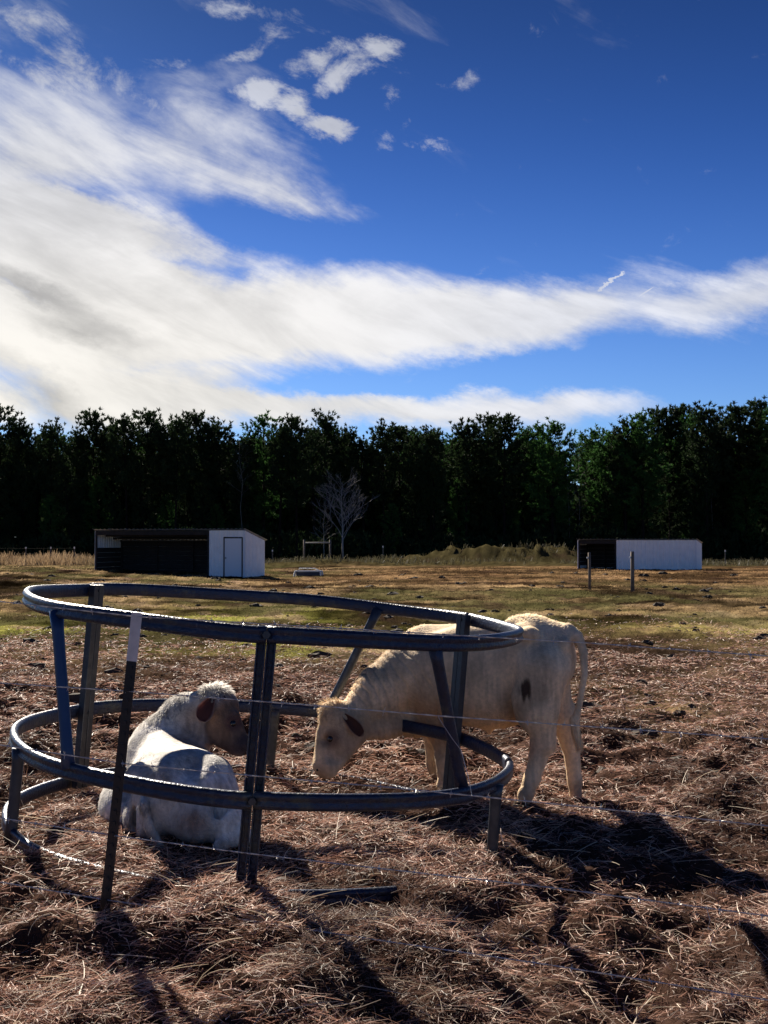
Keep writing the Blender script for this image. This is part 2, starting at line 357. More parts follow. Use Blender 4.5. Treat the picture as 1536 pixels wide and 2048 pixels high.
def build_grass():
    n = 190000; x, y, r = fan(n, 11, 80, -.6, 20); c = ground_col(x, y)
    keep = rng.random(n) < sst(11, 24, r + (fbm(x * .35 + 4, y * .16 + 2, 4) - .5) * 16); x, y, r, c = x[keep], y[keep], r[keep], c[keep]; n = len(x)
    c = c * (.25 + 1.7 * rng.random((n, 1)) ** 1.5) * 1.35
    L = (.02 + .035 * rng.random(n)) * (r / 16) ** .35; w = .005 * (r / 12) ** .9
    me = ribbons('pasture_grass', x, y, ground_z(x, y) - .004, L, w * (.6 + .8 * rng.random(n)), rng.random(n) * 6.283, .35 + .8 * rng.random(n), .25, c, mat('short_grass', attr='scol', rough=.9, spec=.02, trans=.35), 1)
    tag(link('pasture_grass', me), 'short grazed green and brown grass across the open field', 'grass', kind='stuff')
    # tall dead grass and weeds along the wood side fence
    n = 30000; x = rng.uniform(-40, 40, n); y = 86 + rng.random(n) * 11; nn = fbm(x * .35, y * .3, 4)
    left = sst(-18, -24, x); keep = rng.random(n) < (.35 + .65 * left) * sst(.3, .5, nn); x, y, nn, left = x[keep], y[keep], nn[keep], left[keep]; n = len(x)
    c = (np.array([.38, .27, .16]) * left[:, None] + np.array([.10, .09, .05]) * (1 - left[:, None])) * (.5 + .8 * rng.random((n, 1)))
    me = ribbons('dead_grass', x, y, ground_z(x, y) - .02, (.4 + 1.2 * rng.random(n) * nn) * (.5 + .5 * left), .035 + .03 * rng.random(n), rng.random(n) * 6.283, 1.1 + .35 * rng.random(n), .2, c, m_straw, 2)
    tag(link('dead_grass', me), 'tall dead grass standing along the foot of the wood', 'grass', kind='stuff')
def ico_pts():
    return None
def build_clods():
    mb = MB(); rnd = random.Random(3)
    for i in range(420):
        r = 9 * (7.5 ** rnd.random()); a = R_(rnd.uniform(-19, 19)); x, y = r * math.sin(a), r * math.cos(a)
        s = rnd.choice((.015, .02, .028, .04, .06)) * rnd.uniform(.8, 1.3) * (1 + r / 50); z = float(ground_z(x, y)); n = 7
        rings = [(1.0, -.3), (.95, .25), (.55, .62)]; vs = []
        for q, h in rings:
            for k in range(n):
                t = 6.283 * k / n; j = rnd.uniform(.45, 1.4) * q * s; vs.append((x + j * 1.6 * math.cos(t), y + j * math.sin(t), z + h * s * rnd.uniform(.4, 1.3)))
        vs.append((x, y, z + .75 * s)); fs = []
        for q in range(2):
            for k in range(n): fs.append((q * n + k, q * n + (k + 1) % n, (q + 1) * n + (k + 1) % n, (q + 1) * n + k))
        for k in range(n): fs.append((2 * n + k, 2 * n + (k + 1) % n, 3 * n))
        mb.add(vs, fs)
    o = mb.obj('dung_clods', mat('dung', (.05, .036, .026), rough=.95, bump=.6, bscale=30)); tag(o, 'dark dung clods scattered over the pasture', 'dung', kind='stuff')
build_straw(); build_grass(); build_clods()

# ------------------------------------------------------------------ woodland
m_needle = mat('pine_needles', (.026, .044, .018), rough=.85, spec=.08, n_scale=.6, n_amt=.5, trans=.2)
m_needle2 = mat('pine_needles_green', (.042, .10, .026), rough=.85, spec=.08, n_scale=.6, n_amt=.4, trans=.28)
m_bark = mat('pine_bark', (.016, .012, .010), rough=.95, spec=.05, n_scale=3, n_amt=.4)
m_pale = mat('pale_bark', (.27, .25, .235), rough=.9)
def spikes(centers, dirs, n, length, width, g, spread):
    """n narrow triangles per centre, fanned round dirs"""
    c = np.repeat(centers, n, 0); d = np.repeat(dirs, n, 0) + g.normal(size=(len(c), 3)) * spread
    d /= np.linalg.norm(d, axis=1)[:, None]; s = np.cross(d, g.normal(size=(len(c), 3))); s /= np.linalg.norm(s, axis=1)[:, None]
    L = length * (.6 + .7 * g.random((len(c), 1))); w = width * (.7 + .6 * g.random((len(c), 1))) * .5
    st = c - d * L * .25
    V = np.stack([st - s * w * .5, st + s * w * .5, c + d * L * .45 + s * w, c + d * L, c + d * L * .45 - s * w], 1).reshape(-1, 3)
    b = np.arange(len(c))[:, None] * 5
    return V, b + np.array([0, 1, 2, 3, 4])
def pine_proto(seed, H, base, R, mt):
    g = np.random.default_rng(seed); mb = MB()
    lean = g.normal(size=2) * .02
    tp = [(lean[0] * h * h / H, lean[1] * h * h / H, h) for h in np.linspace(-.4, H * .93, 8)]
    mb.tube(tp, .15, 6, scale=[1.2, 1, .92, .82, .7, .55, .4, .15])
    cs = []; ds = []; n = 46
    for i in range(n):
        f = (i + g.random()) / n; h = H * (base + (1 - base) * f * .97); a = i * 2.4 + g.random()
        prof = math.sin(min(1, (f * .93 + .10)) * math.pi) ** .6 if f < .45 else (1 - ((f - .45) / .6) ** 2.2)
        L = R * max(.16, prof) * g.uniform(.6, 1.15)
        p0 = Vector((lean[0] * h * h / H, lean[1] * h * h / H, h)); up = .18 + .9 * f * f
        pts = [p0 + Vector((math.cos(a) * L * t, math.sin(a) * L * t, L * up * t * t - .05 * L * t)) for t in (0, .4, .75, 1)]
        mb.tube(pts, .035, 3, scale=[1, .7, .45, .2], cap=False)
        for t in np.linspace(.35, 1.0, max(2, int(L * 5))):
            k = 3 if t > .6 else 2
            for _ in range(k):
                q = p0 + Vector((math.cos(a) * L * t, math.sin(a) * L * t, L * up * t * t - .05 * L * t)) + Vector(g.normal(size=3) * (.10 + .17 * t))
                cs.append(q[:]); dd = Vector((math.cos(a) * .55, math.sin(a) * .55, .55 + .5 * f)); ds.append(dd.normalized()[:])
    for _ in range(16):
        h = H * g.uniform(.93, 1.0); cs.append((lean[0] * h + g.normal() * .12 * R * .6, lean[1] * h + g.normal() * .12 * R * .6, h)); ds.append((0, 0, 1))
    V, f = spikes(np.array(cs), np.array(ds), 11, .36, .10, g, .6)
    crown = mesh_np('crown', V, [f], mt)
    me = bpy.data.meshes.new('trunk'); me.from_pydata(mb.v, [], mb.f); me.materials.append(m_bark); me.update()
    return me, crown
def plant_pine(proto, x, y, h, label, group, H):
    z = float(ground_z(x, y)); o = empty('pine_tree', (x, y, z), label, 'tree', group, rng.random() * 6.28)
    s = h / H; w = s * rng.uniform(.85, 1.15)
    a = link('trunk', proto[0], o); b = link('crown', proto[1], o)
    o.scale = (w, w, s); return o
def build_wood():
    Hs = 14.0; protos = [pine_proto(20 + i, Hs, b, r, m) for i, (b, r, m) in enumerate([(.45, 2.1, m_needle), (.36, 2.5, m_needle), (.5, 1.8, m_needle), (.28, 2.4, m_needle2), (.4, 2.0, m_needle), (.2, 2.6, m_needle2), (.03, 2.3, m_needle)])]
    G = 'pines forming the dark wall of forest behind the field'
    gen = 'tall dark pine in the forest wall, crown merging with its neighbours'
    tops = [(-190, 820, 1), (-120, 832, 4), (-50, 828, 1), (5, 812, 1), (42, 838, 0), (75, 856, 2), (103, 838, 0), (150, 850, 4), (185, 820, 1), (222, 838, 0), (255, 830, 2), (288, 820, 1), (322, 842, 2), (352, 830, 0),
            (380, 822, 1), (415, 838, 4), (443, 838, 0), (490, 862, 2), (528, 826, 3), (560, 842, 2), (594, 828, 1), (628, 848, 2), (656, 824, 0), (690, 846, 4), (728, 862, 2), (768, 840, 0), (800, 842, 1), (838, 856, 2),
            (868, 850, 0), (905, 862, 3), (932, 836, 0), (970, 826, 1), (1008, 826, 1), (1045, 848, 3), (1078, 842, 3), (1104, 836, 3), (1188, 846, 3), (1215, 852, 3), (1250, 834, 4), (1285, 824, 3), (1318, 816, 1), (1352, 812, 1),
            (1385, 826, 3), (1412, 812, 0), (1446, 832, 2), (1478, 812, 1), (1520, 804, 1), (1560, 812, 3), (1620, 806, 1), (1690, 815, 1), (1760, 810, 0)]
    special = {42: 'pine between the left edge and the first dip of the skyline', 150: 'pine rising just right of the airy narrow crown left of the left shed', 185: 'tall round pine straight above the open left corner of the left shed',
               222: 'lower pine above the left part of the left shed roof', 352: 'pine above the right part of the left shed dark opening', 380: 'tall pine crown above the partition of the left shed',
               594: 'pine above the H-shaped fence brace', 768: 'pine right of the low saddle beside the bare pale tree', 905: 'lowest crown of the dip left of the twin tall pines in the middle',
               970: 'left one of the twin tall pines above the earth berm', 1008: 'right one of the twin tall pines above the earth berm', 1078: 'green-tinged pine second to the left of the bright gap',
               1215: 'green-tinged low pine above the dark open end of the right shed', 1250: 'pine above the left corner of the white wall of the right shed', 1412: 'pine beside the thin sapling right of the right shed', 1478: 'tall pine next to the right edge of the photo', 5: 'pine at far left of the forest wall, first low dip in the skyline', 103: 'narrow pine left of the left shed with sky showing through its crown',
               288: 'broad dark pine rising above the open end of the left shed', 490: 'lowest pine above the white door end of the left shed', 656: 'pointed pine standing just behind the bare pale tree',
               1104: 'pine left of the bright gap in the forest', 1188: 'pine right of the bright gap in the forest', 1318: 'tall bushy pine above the white wall of the right shed', 1520: 'tallest pine at the far right of the forest'}
    for px, ty, k in tops:
        Y = rng.uniform(117, 127); p = P(px, (ty - 835) * 1.3 + 847, Y); z = float(ground_z(p[0], Y))
        plant_pine(protos[k], p[0], Y, (p[2] - z) * 1.0, special.get(px, gen), G, Hs)
    for row, (y0, dy, n, lo, hi, ks) in enumerate([(131, 5, 50, 862, 915, (3, 1, 5, 0)), (140, 6, 54, 875, 930, (5, 3, 5, 1)), (150, 8, 56, 880, 940, (5, 3)), (118, 5, 52, 925, 1025, (6, 6, 5))]):
        for i in range(n):
            px = -240 + (2020) * (i + rng.uniform(.1, .9)) / n
            if 1128 < px < 1166 and row != 3: continue
            Y = y0 + rng.random() * dy; p = P(px, rng.uniform(lo, hi), Y)
            if row == 3 and 560 < px < 780: continue
            plant_pine(protos[ks[i % len(ks)]], p[0], Y, p[2], gen, G, Hs)
    # leafy depth of the wood, one uncountable mass
    n = 45000; x = rng.uniform(-75, 75, n); y = rng.uniform(133, 176, n); hmax = 8.0 + 3.5 * fbm(x * .12, y * .12, 3) - 3 * np.exp(-((x - 22) / 2.2) ** 2)
    z = rng.random(n) ** 1.1 * hmax
    V, f = spikes(np.stack([x, y, z], 1), np.tile([[0, 0, .6]], (n, 1)), 2, .95, .55, rng, .9)
    tag(link('woodland', mesh_np('woodland', V, [f], m_needle)), 'dense dark depth of the pine wood behind the front trees', 'woodland', kind='stuff')
    n = 16000; x = rng.uniform(-60, 60, n); y = rng.uniform(117, 124, n); hm = .6 + 3.6 * fbm(x * .3, y * .2, 3)
    V, f = spikes(np.stack([x, y, rng.random(n) * hm], 1), np.tile([[0, 0, 1.]], (n, 1)), 3, .5, .12, rng, .6)
    tag(link('undergrowth', mesh_np('undergrowth', V, [f], m_needle)), 'dark brush and weeds at the foot of the wood', 'brush', kind='stuff')
def bare_tree(px, py_top, Y, label, spread=.38, seed=1, depth=6, material=None, r0=.09, crownfrac=.25, n0=3):
    g = random.Random(seed); p = P(px, py_top, Y); x = p[0]; z0 = float(ground_z(x, Y)); H = p[2] - z0
    root = empty('bare_tree', (x, Y, z0), label, 'tree'); trunk = MB(); br = MB()
    tp = [Vector((g.uniform(-.03, .03) * H * t, 0, H * .86 * t)) for t in (0, .2, .4, .6, .8, 1)]
    trunk.tube(tp, r0, 6, scale=[1.2, .95, .75, .55, .35, .15])
    def grow(p, d, L, r, k):
        q = p + d * L * .5 + Vector((g.uniform(-1, 1), g.uniform(-1, 1), g.uniform(-.3, 1))) * L * .06; e = p + d * L
        br.tube([p, q, e], r, 3, scale=[1, .8, .55], cap=False)
        if k <= 0: return
        for i in range(3 if k > 1 else 2):
            nd = (d + Vector((g.uniform(-1, 1), g.uniform(-1, 1), g.uniform(-.35, .75))) * .75).normalized()
            grow(q if i == 0 else e, nd, L * g.uniform(.52, .72), r * .67, k - 1)
    nb = 22
    for i in range(nb):
        t = crownfrac + (1 - crownfrac) * i / nb; a = i * 2.4 + g.random()
        f = Vector((math.cos(a), math.sin(a), g.uniform(.55, 1.3))).normalized()
        L = H * spread * (1 - .62 * t) * g.uniform(.6, 1) * .62
        h = H * .86 * t; grow(Vector((0, 0, h)), f, L, r0 * (.42 * (1 - t) + .14), depth)
    trunk.obj('trunk', material or m_pale, root, True); tag(br.obj('branches', material or m_pale, root), kind='stuff')
    return root
build_wood()
bare_tree(686, 940, 113.5, 'bare pale branching tree standing alone before the dark wood', .56, 4, 4, r0=.09)
bare_tree(1137, 824, 121, 'thin leafless sapling, left one in the bright gap of the skyline', .25, 6, 2, r0=.028, crownfrac=.3)
bare_tree(1158, 820, 122, 'thin leafless sapling, right one in the bright gap of the skyline', .25, 7, 2, r0=.028, crownfrac=.3)
bare_tree(484, 826, 121, 'thin leafless sapling poking above the low pine behind the left shed', .2, 8, 2, r0=.028, crownfrac=.5)
bare_tree(1424, 796, 121, 'thin leafless sapling poking above the pines right of the right shed', .25, 9, 2, r0=.028, crownfrac=.5)
bare_tree(648, 985, 114.5, 'slim low bare tree just left of the pale branching tree', .4, 10, 2, r0=.06, crownfrac=.3, material=mat('grey_twig', (.16, .15, .13), .9))

# ------------------------------------------------------------------ sheds
m_panel = mat('white_painted_steel', (.90, .91, .92), rough=.45, n_scale=3, n_amt=.05, col2=(.70, .69, .66), c2_scale=1.2, c2_lo=.62, c2_hi=.8)
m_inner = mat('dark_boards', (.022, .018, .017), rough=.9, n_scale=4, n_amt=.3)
m_galv = mat('galvanised_sheet', (.42, .44, .47), rough=.35, metal=.7, n_scale=5, n_amt=.15)
m_trim = mat('white_trim', (.78, .80, .84), rough=.5)
m_black = mat('black_fitting', (.02, .02, .02), rough=.5)
def ribbed(p0, p1, z0a, z1a, z0b, z1b, th=.012, rib=.045, pitch=.23):
    """vertical ribbed steel sheet from p0 to p1 (xy), bottoms z0, tops z1, with real thickness; ribs stand out on the right-hand side of p0->p1"""
    p0 = Vector(p0); p1 = Vector(p1); d = (p1 - p0); L = d.length; d.normalize(); nrm = Vector((d.y, -d.x)); mb = MB()
    ts = [0]; off = [0]; t = pitch / 2
    while t + .05 < L:
        for q, o in ((t - .03, 0), (t - .014, rib), (t + .014, rib), (t + .03, 0)): ts.append(q); off.append(o)
        t += pitch
    ts.append(L); off.append(0); vs = []
    for q, o in zip(ts, off):
        f = q / L; a = z0a + (z0b - z0a) * f; b = z1a + (z1b - z1a) * f
        for s in (o, o - th):
            c = p0 + d * q + nrm * s; vs += [(c.x, c.y, a), (c.x, c.y, b)]
    fs = []; n = len(ts)
    for i in range(n - 1):
        k = i * 4; fs += [(k, k + 4, k + 5, k + 1), (k + 2, k + 3, k + 7, k + 6), (k + 1, k + 5, k + 7, k + 3), (k, k + 2, k + 6, k + 4)]
    fs += [(0, 1, 3, 2), ((n - 1) * 4, (n - 1) * 4 + 2, (n - 1) * 4 + 3, (n - 1) * 4 + 1)]
    mb.add(vs, fs); return mb
def shed(loc, rz, Wd, Dp, hf, hb, open0, open1, label, zl, zr, door=None, inner_white=0):
    """local frame: x along the front 0..Wd, front at y=0, back at y=Dp; zl / zr ground offsets at left and right"""
    root = empty('run_in_shed', loc, label, 'shed', rz=rz)
    zb = lambda x: zl + (zr - zl) * x / Wd
    PW = .92
    def wall(pa, pb, ha, hb_, name='wall_panel'):
        pa = Vector(pa); pb = Vector(pb); L = (pb - pa).length; n = max(1, round(L / PW))
        for i in range(n):
            a = pa + (pb - pa) * (i / n); b = pa + (pb - pa) * ((i + 1) / n) - (pb - pa).normalized() * .004
            za = zb(a.x); zc = zb(b.x)
            ribbed(a, b, za, ha + (hb_ - ha) * i / n, zc, ha + (hb_ - ha) * (i + 1) / n).obj(name, m_panel, root)
    tf = hf; tb = hb
    # front panels beside the opening (and around the door)
    def seg(a, b):
        if b - a < .05: return
        wall((a, 0), (b, 0), tf, tf)
    if door:
        d0, d1, dh = door; seg(open1, d0); seg(d1, Wd)
        ribbed((d0, 0), (d1, 0), zb(d0) + dh, tf, zb(d1) + dh, tf).obj('wall_panel', m_panel, root)
    else: seg(open1, Wd)
    seg(0, open0)
    wall((Wd, .012), (Wd, Dp), tf, tb); wall((0, Dp), (0, .012), tb, tf)
    wall((Wd - .02, Dp + .012), (.02, Dp + .012), tb + .035, tb + .035)
    # corner trims
    for cx in ((Wd,) if open0 == 0 else (0, Wd)):
        t = MB(); z = zb(cx); t.box((cx + .012, -.02, (z + tf) / 2), (.10, .012, tf - z - .03)); t.box((cx + .034, .035, (z + tf) / 2), (.012, .09, tf - z - .03)); t.obj('corner_trim', m_trim, root)
    # interior boarding: low side planks, back planks added to darken the opening, posts, partition
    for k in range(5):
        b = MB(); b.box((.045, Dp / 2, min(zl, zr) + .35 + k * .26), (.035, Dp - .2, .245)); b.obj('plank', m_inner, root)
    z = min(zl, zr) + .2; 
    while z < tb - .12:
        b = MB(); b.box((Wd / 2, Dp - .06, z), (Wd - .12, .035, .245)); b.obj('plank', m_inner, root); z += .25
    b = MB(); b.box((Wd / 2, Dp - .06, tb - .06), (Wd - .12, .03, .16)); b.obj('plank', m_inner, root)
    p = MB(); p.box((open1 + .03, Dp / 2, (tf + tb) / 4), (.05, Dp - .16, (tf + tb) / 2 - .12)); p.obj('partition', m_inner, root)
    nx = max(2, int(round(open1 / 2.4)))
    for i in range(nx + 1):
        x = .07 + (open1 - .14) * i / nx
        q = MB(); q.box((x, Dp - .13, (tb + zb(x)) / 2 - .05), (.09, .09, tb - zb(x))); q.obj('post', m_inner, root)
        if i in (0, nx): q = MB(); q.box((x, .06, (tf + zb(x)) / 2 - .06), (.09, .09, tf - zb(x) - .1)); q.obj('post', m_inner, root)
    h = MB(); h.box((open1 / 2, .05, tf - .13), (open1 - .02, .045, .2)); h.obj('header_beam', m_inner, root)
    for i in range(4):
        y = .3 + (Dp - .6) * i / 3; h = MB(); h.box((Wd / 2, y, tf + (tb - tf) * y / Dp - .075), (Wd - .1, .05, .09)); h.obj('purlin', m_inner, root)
    # corrugated roof sheets sloping to the back
    ov = .16; n = max(1, round(Wd / PW)); pw = (Wd + .16) / n; sl_ = (tb - tf) / Dp
    for i in range(n):
        x0 = -.08 + i * pw; mb = MB(); K = 17; vs = []
        for y in (-ov, Dp + .14):
            zz = tf + sl_ * y + .02
            for k in range(K):
                x = x0 + (pw + .02) * k / (K - 1); c = .022 * math.cos(k / (K - 1) * 2 * math.pi * 4) + (.003 if i % 2 else 0)
                vs += [(x, y, zz + .03 + c), (x, y, zz + .024 + c)]
        fs = []
        for k in range(K - 1):
            a = 2 * k; b = 2 * K + 2 * k
            fs += [(a, a + 2, b + 2, b), (a + 1, b + 1, b + 3, a + 3), (a, a + 1, a + 3, a + 2), (b, b + 2, b + 3, b + 1)]
        fs += [(0, 2 * K, 2 * K + 1, 1), (2 * K - 2, 2 * K - 1, 4 * K - 1, 4 * K - 2)]
        mb.add(vs, fs); mb.obj('roof_panel', m_galv, root, True)
    if door:
        d0, d1, dh = door; z = zb((d0 + d1) / 2)
        fr = MB(); fr.box((d0 + .02, -.012, z + dh / 2), (.05, .05, dh)); fr.box((d1 - .02, -.012, z + dh / 2), (.05, .05, dh)); fr.box(((d0 + d1) / 2, -.012, z + dh - .02), (d1 - d0 - .09, .05, .05)); fr.obj('door_frame', m_black, root)
        dr = MB(); dr.box(((d0 + d1) / 2, .012, z + dh / 2 - .02), (d1 - d0 - .1, .04, dh - .09)); dro = dr.obj('door', m_trim, root, bevel=.004)
        kn = MB(); kn.tube([(d0 + .13, -.012, z + .98), (d0 + .13, -.075, z + .98)], .03, 10, scale=[.6, 1.1]); kn.obj('door_handle', m_black, dro, True)
    return root
def build_sheds():
    a = P(189, 1142, 64.2); b = P(483, 1154, 62.2)
    Wd = math.hypot(b[0] - a[0], b[1] - a[1]); rz = math.atan2(b[1] - a[1], b[0] - a[0])
    zt = P(483, 1061, 62.2)[2]
    rz = R_(-13.5); Wd = (b[0] - a[0]) / math.cos(rz)
    y0 = 63.2
    def base(px, py, Y): return P(px, py, Y)[2]
    A = P(189, 1142, y0); Bz = base(483, 1154, y0 + Wd * math.sin(rz))
    op = Wd * (416 - 189) / 294.0
    d0 = Wd * (444 - 189) / 294.; d1 = Wd * (483 - 189) / 294. - .08
    shed((A[0], A[1], 0), rz, Wd, 3.2, zt, zt - .52, 0, op, 'long run-in shed with dark open front and white ribbed end room with closed white door', A[2] - .03, Bz - .03, door=(d0, d1, 2.05))
    # right shed
    y0 = 76.0; rz = R_(-22); px0, px1 = 1156, 1391
    A = P(px0, 1140, y0); Wd = 7.0
    for _ in range(20):
        e = A[0] + Wd * math.cos(rz); yy = y0 + Wd * math.sin(rz); Wd *= ((px1 - 768) / F * yy - A[0]) / (e - A[0])
    yy = y0 + Wd * math.sin(rz); zt = P(px1, 1080, yy)[2]
    op = Wd * .335
    shed((A[0], A[1], 0), rz, Wd, 2.6, zt, zt - .22, 0, op, 'low shed on the right with wide white ribbed front and dark open end', -.02, P(px1, 1139, yy)[2] - .03)
build_sheds()

# ------------------------------------------------------------------ pasture furniture
m_post = mat('weathered_steel_post', (.10, .085, .07), rough=.7, n_scale=8, n_amt=.4)
m_wood = mat('grey_wood', (.17, .13, .10), rough=.9, n_scale=9, n_amt=.4)
m_wire = mat('galvanised_wire', (.62, .60, .58), rough=.35, metal=.45)
def tpost_bits(parent, x, y, z0, h, lean=(0, 0), white=.16, name='post', s=1.0, mt=None, studs=True):
    lean = Vector((lean[0], lean[1], 0)); up = (Vector((0, 0, h)) + lean)
    prof = [(-.028 * s, -.004 * s), (.028 * s, -.004 * s), (.028 * s, .002 * s), (.005 * s, .003 * s), (.005 * s, .034 * s), (-.005 * s, .034 * s), (-.005 * s, .003 * s), (-.028 * s, .002 * s)]
    b = Vector((x, y, z0)); f = 1 - white / h
    mb = MB(); mb.sweep([b - up * .12, b + up * f], prof, ups=(0, 1, 0))
    if studs:
        n = int(h / .055)
        for i in range(n): q = b + up * (i + .5) / n * f; mb.box((q.x, q.y - .008 * s, q.z), (.016 * s, .012 * s, .02 * s))
    po = mb.obj(name, mt or m_post, parent)
    mb = MB(); k = [(a * 1.06, c * 1.06) for a, c in prof]; mb.sweep([b + up * f, b + up], k, ups=(0, 1, 0))
    mb.obj('painted_tip', mat('post_tip_white', (.72, .66, .62), rough=.6, n_scale=30, n_amt=.12) if 'post_tip_white' not in bpy.data.materials else bpy.data.materials['post_tip_white'], po)
    return po, up
def near_fence():
    x0, y0, x1, y1 = -1.686, 5.27, 1.373, 4.29
    def yat(x): return y0 + (y1 - y0) * (x - x0) / (x1 - x0)
    def at(px, py):
        # intersection of the pixel ray with the fence's vertical plane
        u = (px - 768) / F; k = (y1 - y0) / (x1 - x0); Y = (y0 - k * x0) / (1 - k * u); return Vector(P(px, py, Y))
    root = empty('barbed_wire_fence', at(208, 1835), 'near barbed wire fence with one leaning black steel post tipped white', 'fence')
    base = at(208, 1835); top = at(274, 1225); inv = root.location.copy()
    m_dark = mat('black_steel_post', (.012, .011, .012), rough=.55, n_scale=20, n_amt=.4)
    d = top - base
    po, _ = tpost_bits(root, 0, 0, 0, d.z, (d.x, d.y), .205, 'fence_post', .76, m_dark)
    rows = [[(0, 1203), (275, 1233), (768, 1262), (1160, 1285), (1536, 1312)], [(0, 1366), (262, 1383), (640, 1412), (880, 1432), (1160, 1452), (1536, 1478)], [(0, 1490), (246, 1527), (500, 1551), (780, 1575), (1050, 1602), (1536, 1652)],
            [(0, 1636), (228, 1671), (490, 1706), (768, 1738), (1100, 1775), (1536, 1832)], [(0, 1764), (213, 1800), (490, 1840), (768, 1882), (1100, 1930), (1536, 2000)]]
    rnd = random.Random(2)
    for row in rows:
        pts = [at(*q) for q in row]
        a = pts[0] + (pts[0] - pts[1]).normalized() * 4; b = pts[-1] + (pts[-1] - pts[-2]).normalized() * 3
        pts = [a] + pts + [b]; pts = [p - inv for p in pts]
        # resample
        fine = []
        for i in range(len(pts) - 1):
            q0, q1, q2, q3 = pts[max(0, i - 1)], pts[i], pts[i + 1], pts[min(len(pts) - 1, i + 2)]
            L = (q2 - q1).length; n = max(2, int(L / .02))
            for k in range(n): t = k / n; fine.append(q1.lerp(q2, t))
        wb = MB(); bb = MB()
        for ph in (0, math.pi):
            h = []
            for i, p in enumerate(fine):
                t = i * .9 + ph; h.append(p + Vector((0, math.cos(t), math.sin(t))) * .0018)
            wb.tube(h, .0015, 4)
        for i in range(6, len(fine) - 6, 7):
            if rnd.random() < .12: continue
            p = fine[i]; d = (fine[i + 1] - fine[i - 1]).normalized()
            for k in range(4):
                an = rnd.random() * 6.28; v = Vector((0, math.cos(an), math.sin(an))) + d * rnd.uniform(-.5, .5); v.normalize()
                bb.tube([p - v * .003, p + v * rnd.uniform(.013, .02)], .0017, 3, scale=[1, .5])
            bb.tube([p - d * .006, p + d * .006], .0044, 5)
        wo = wb.obj('wire', m_wire, root); tag(bb.obj('barbs', m_wire, wo), kind='stuff')
    lw = MB(); z = [at(876, 1432), at(880, 1440), at(905, 1478), at(922, 1500), at(938, 1560), at(944, 1592)]
    lw.tube([p - inv for p in z], .0012, 4); lw.obj('wire_tie', m_wire, root)
    for (px, py) in ((1412, 1812),):
        lw = MB(); z = [at(px, py), at(px + 8, py + 28), at(px + 4, py + 44), at(px + 16, py + 52), at(px + 10, py + 72), at(px + 8, py + 80)]
        lw.tube([p - inv for p in z], .0014, 4); lw.obj('wire_tie', m_wire, root)
near_fence()
def field_posts():
    for px, ty, by, lab in ((1179, 1105, 1179, 'shorter thin brown fence post standing alone before the dark end of the right shed'), (1265, 1103, 1184, 'dark fence post standing alone before the white wall of the right shed')):
        Y = 1.6 * F / (by - 1087); p = P(px, by, Y); h = P(px, ty, Y)[2] - p[2]
        o = empty('fence_post', (p[0], Y, float(ground_z(p[0], Y))), lab, 'post', 'lone posts in the right part of the field')
        h = P(px, ty, Y)[2] - o.location.z
        r = MB(); k = .050 if px < 1200 else .062
        r.tube([(0, 0, -.2), (.004, 0, h * .5), (0, .004, h)], k, 9, scale=[1.05, 1, .96]); r.obj('shaft', m_wood, o, True)
        ins = MB(); ins.box((-k - .015, -.01, h * .86), (.05, .03, .05)); ins.obj('insulator', m_trim, o, bevel=.004)
field_posts()
def far_fence():
    root = empty('pasture_fence', (0, 90, 0), 'far wire fence on thin posts in dead grass before the wood', 'fence'); wx = []
    for px in (-60, -5, 52, 102, 149, 545, 766, 1450, 1545):
        Y = 88 if px < 200 else 93; x = (px - 768) / F * Y; z = float(ground_z(x, Y)); h = 1.35 if px < 200 else 1.1
        tpost_bits(root, x, Y - 90, z, h, (0, 0), .14, 'post', 1.7, studs=False); wx.append((x, Y - 90, z, h))
    for A, B in zip(wx[:-1], wx[1:]):
        if B[0] - A[0] > 9 or A[0] > -20: continue
        for f in (.35, .65, .92):
            w = MB(); w.tube([(A[0], A[1] - .03, A[2] + A[3] * f), (B[0], B[1] - .03, B[2] + B[3] * f)], .0022, 3); w.obj('wire', m_post, root)
    # H brace of round posts with a cross rail
    b = empty('corner_brace', (P(608, 1120, 92)[0], 92, 0), 'wooden H-shaped brace with cross rail in the weeds right of the left shed', 'fence brace')
    wd = (660 - 608) / F * 92; zt = P(608, 1082, 92)[2]
    for x in (0, wd): q = MB(); q.tube([(x, 0, -.1), (x + .02, 0, zt + .1)], .075, 8); q.obj('post', m_wood, b, True)
    q = MB(); q.tube([(.07, 0, zt - .15), (wd - .07, 0, zt - .12)], .055, 8); q.obj('rail', mat('pale_rail', (.30, .28, .25), .9), b, True)
far_fence()
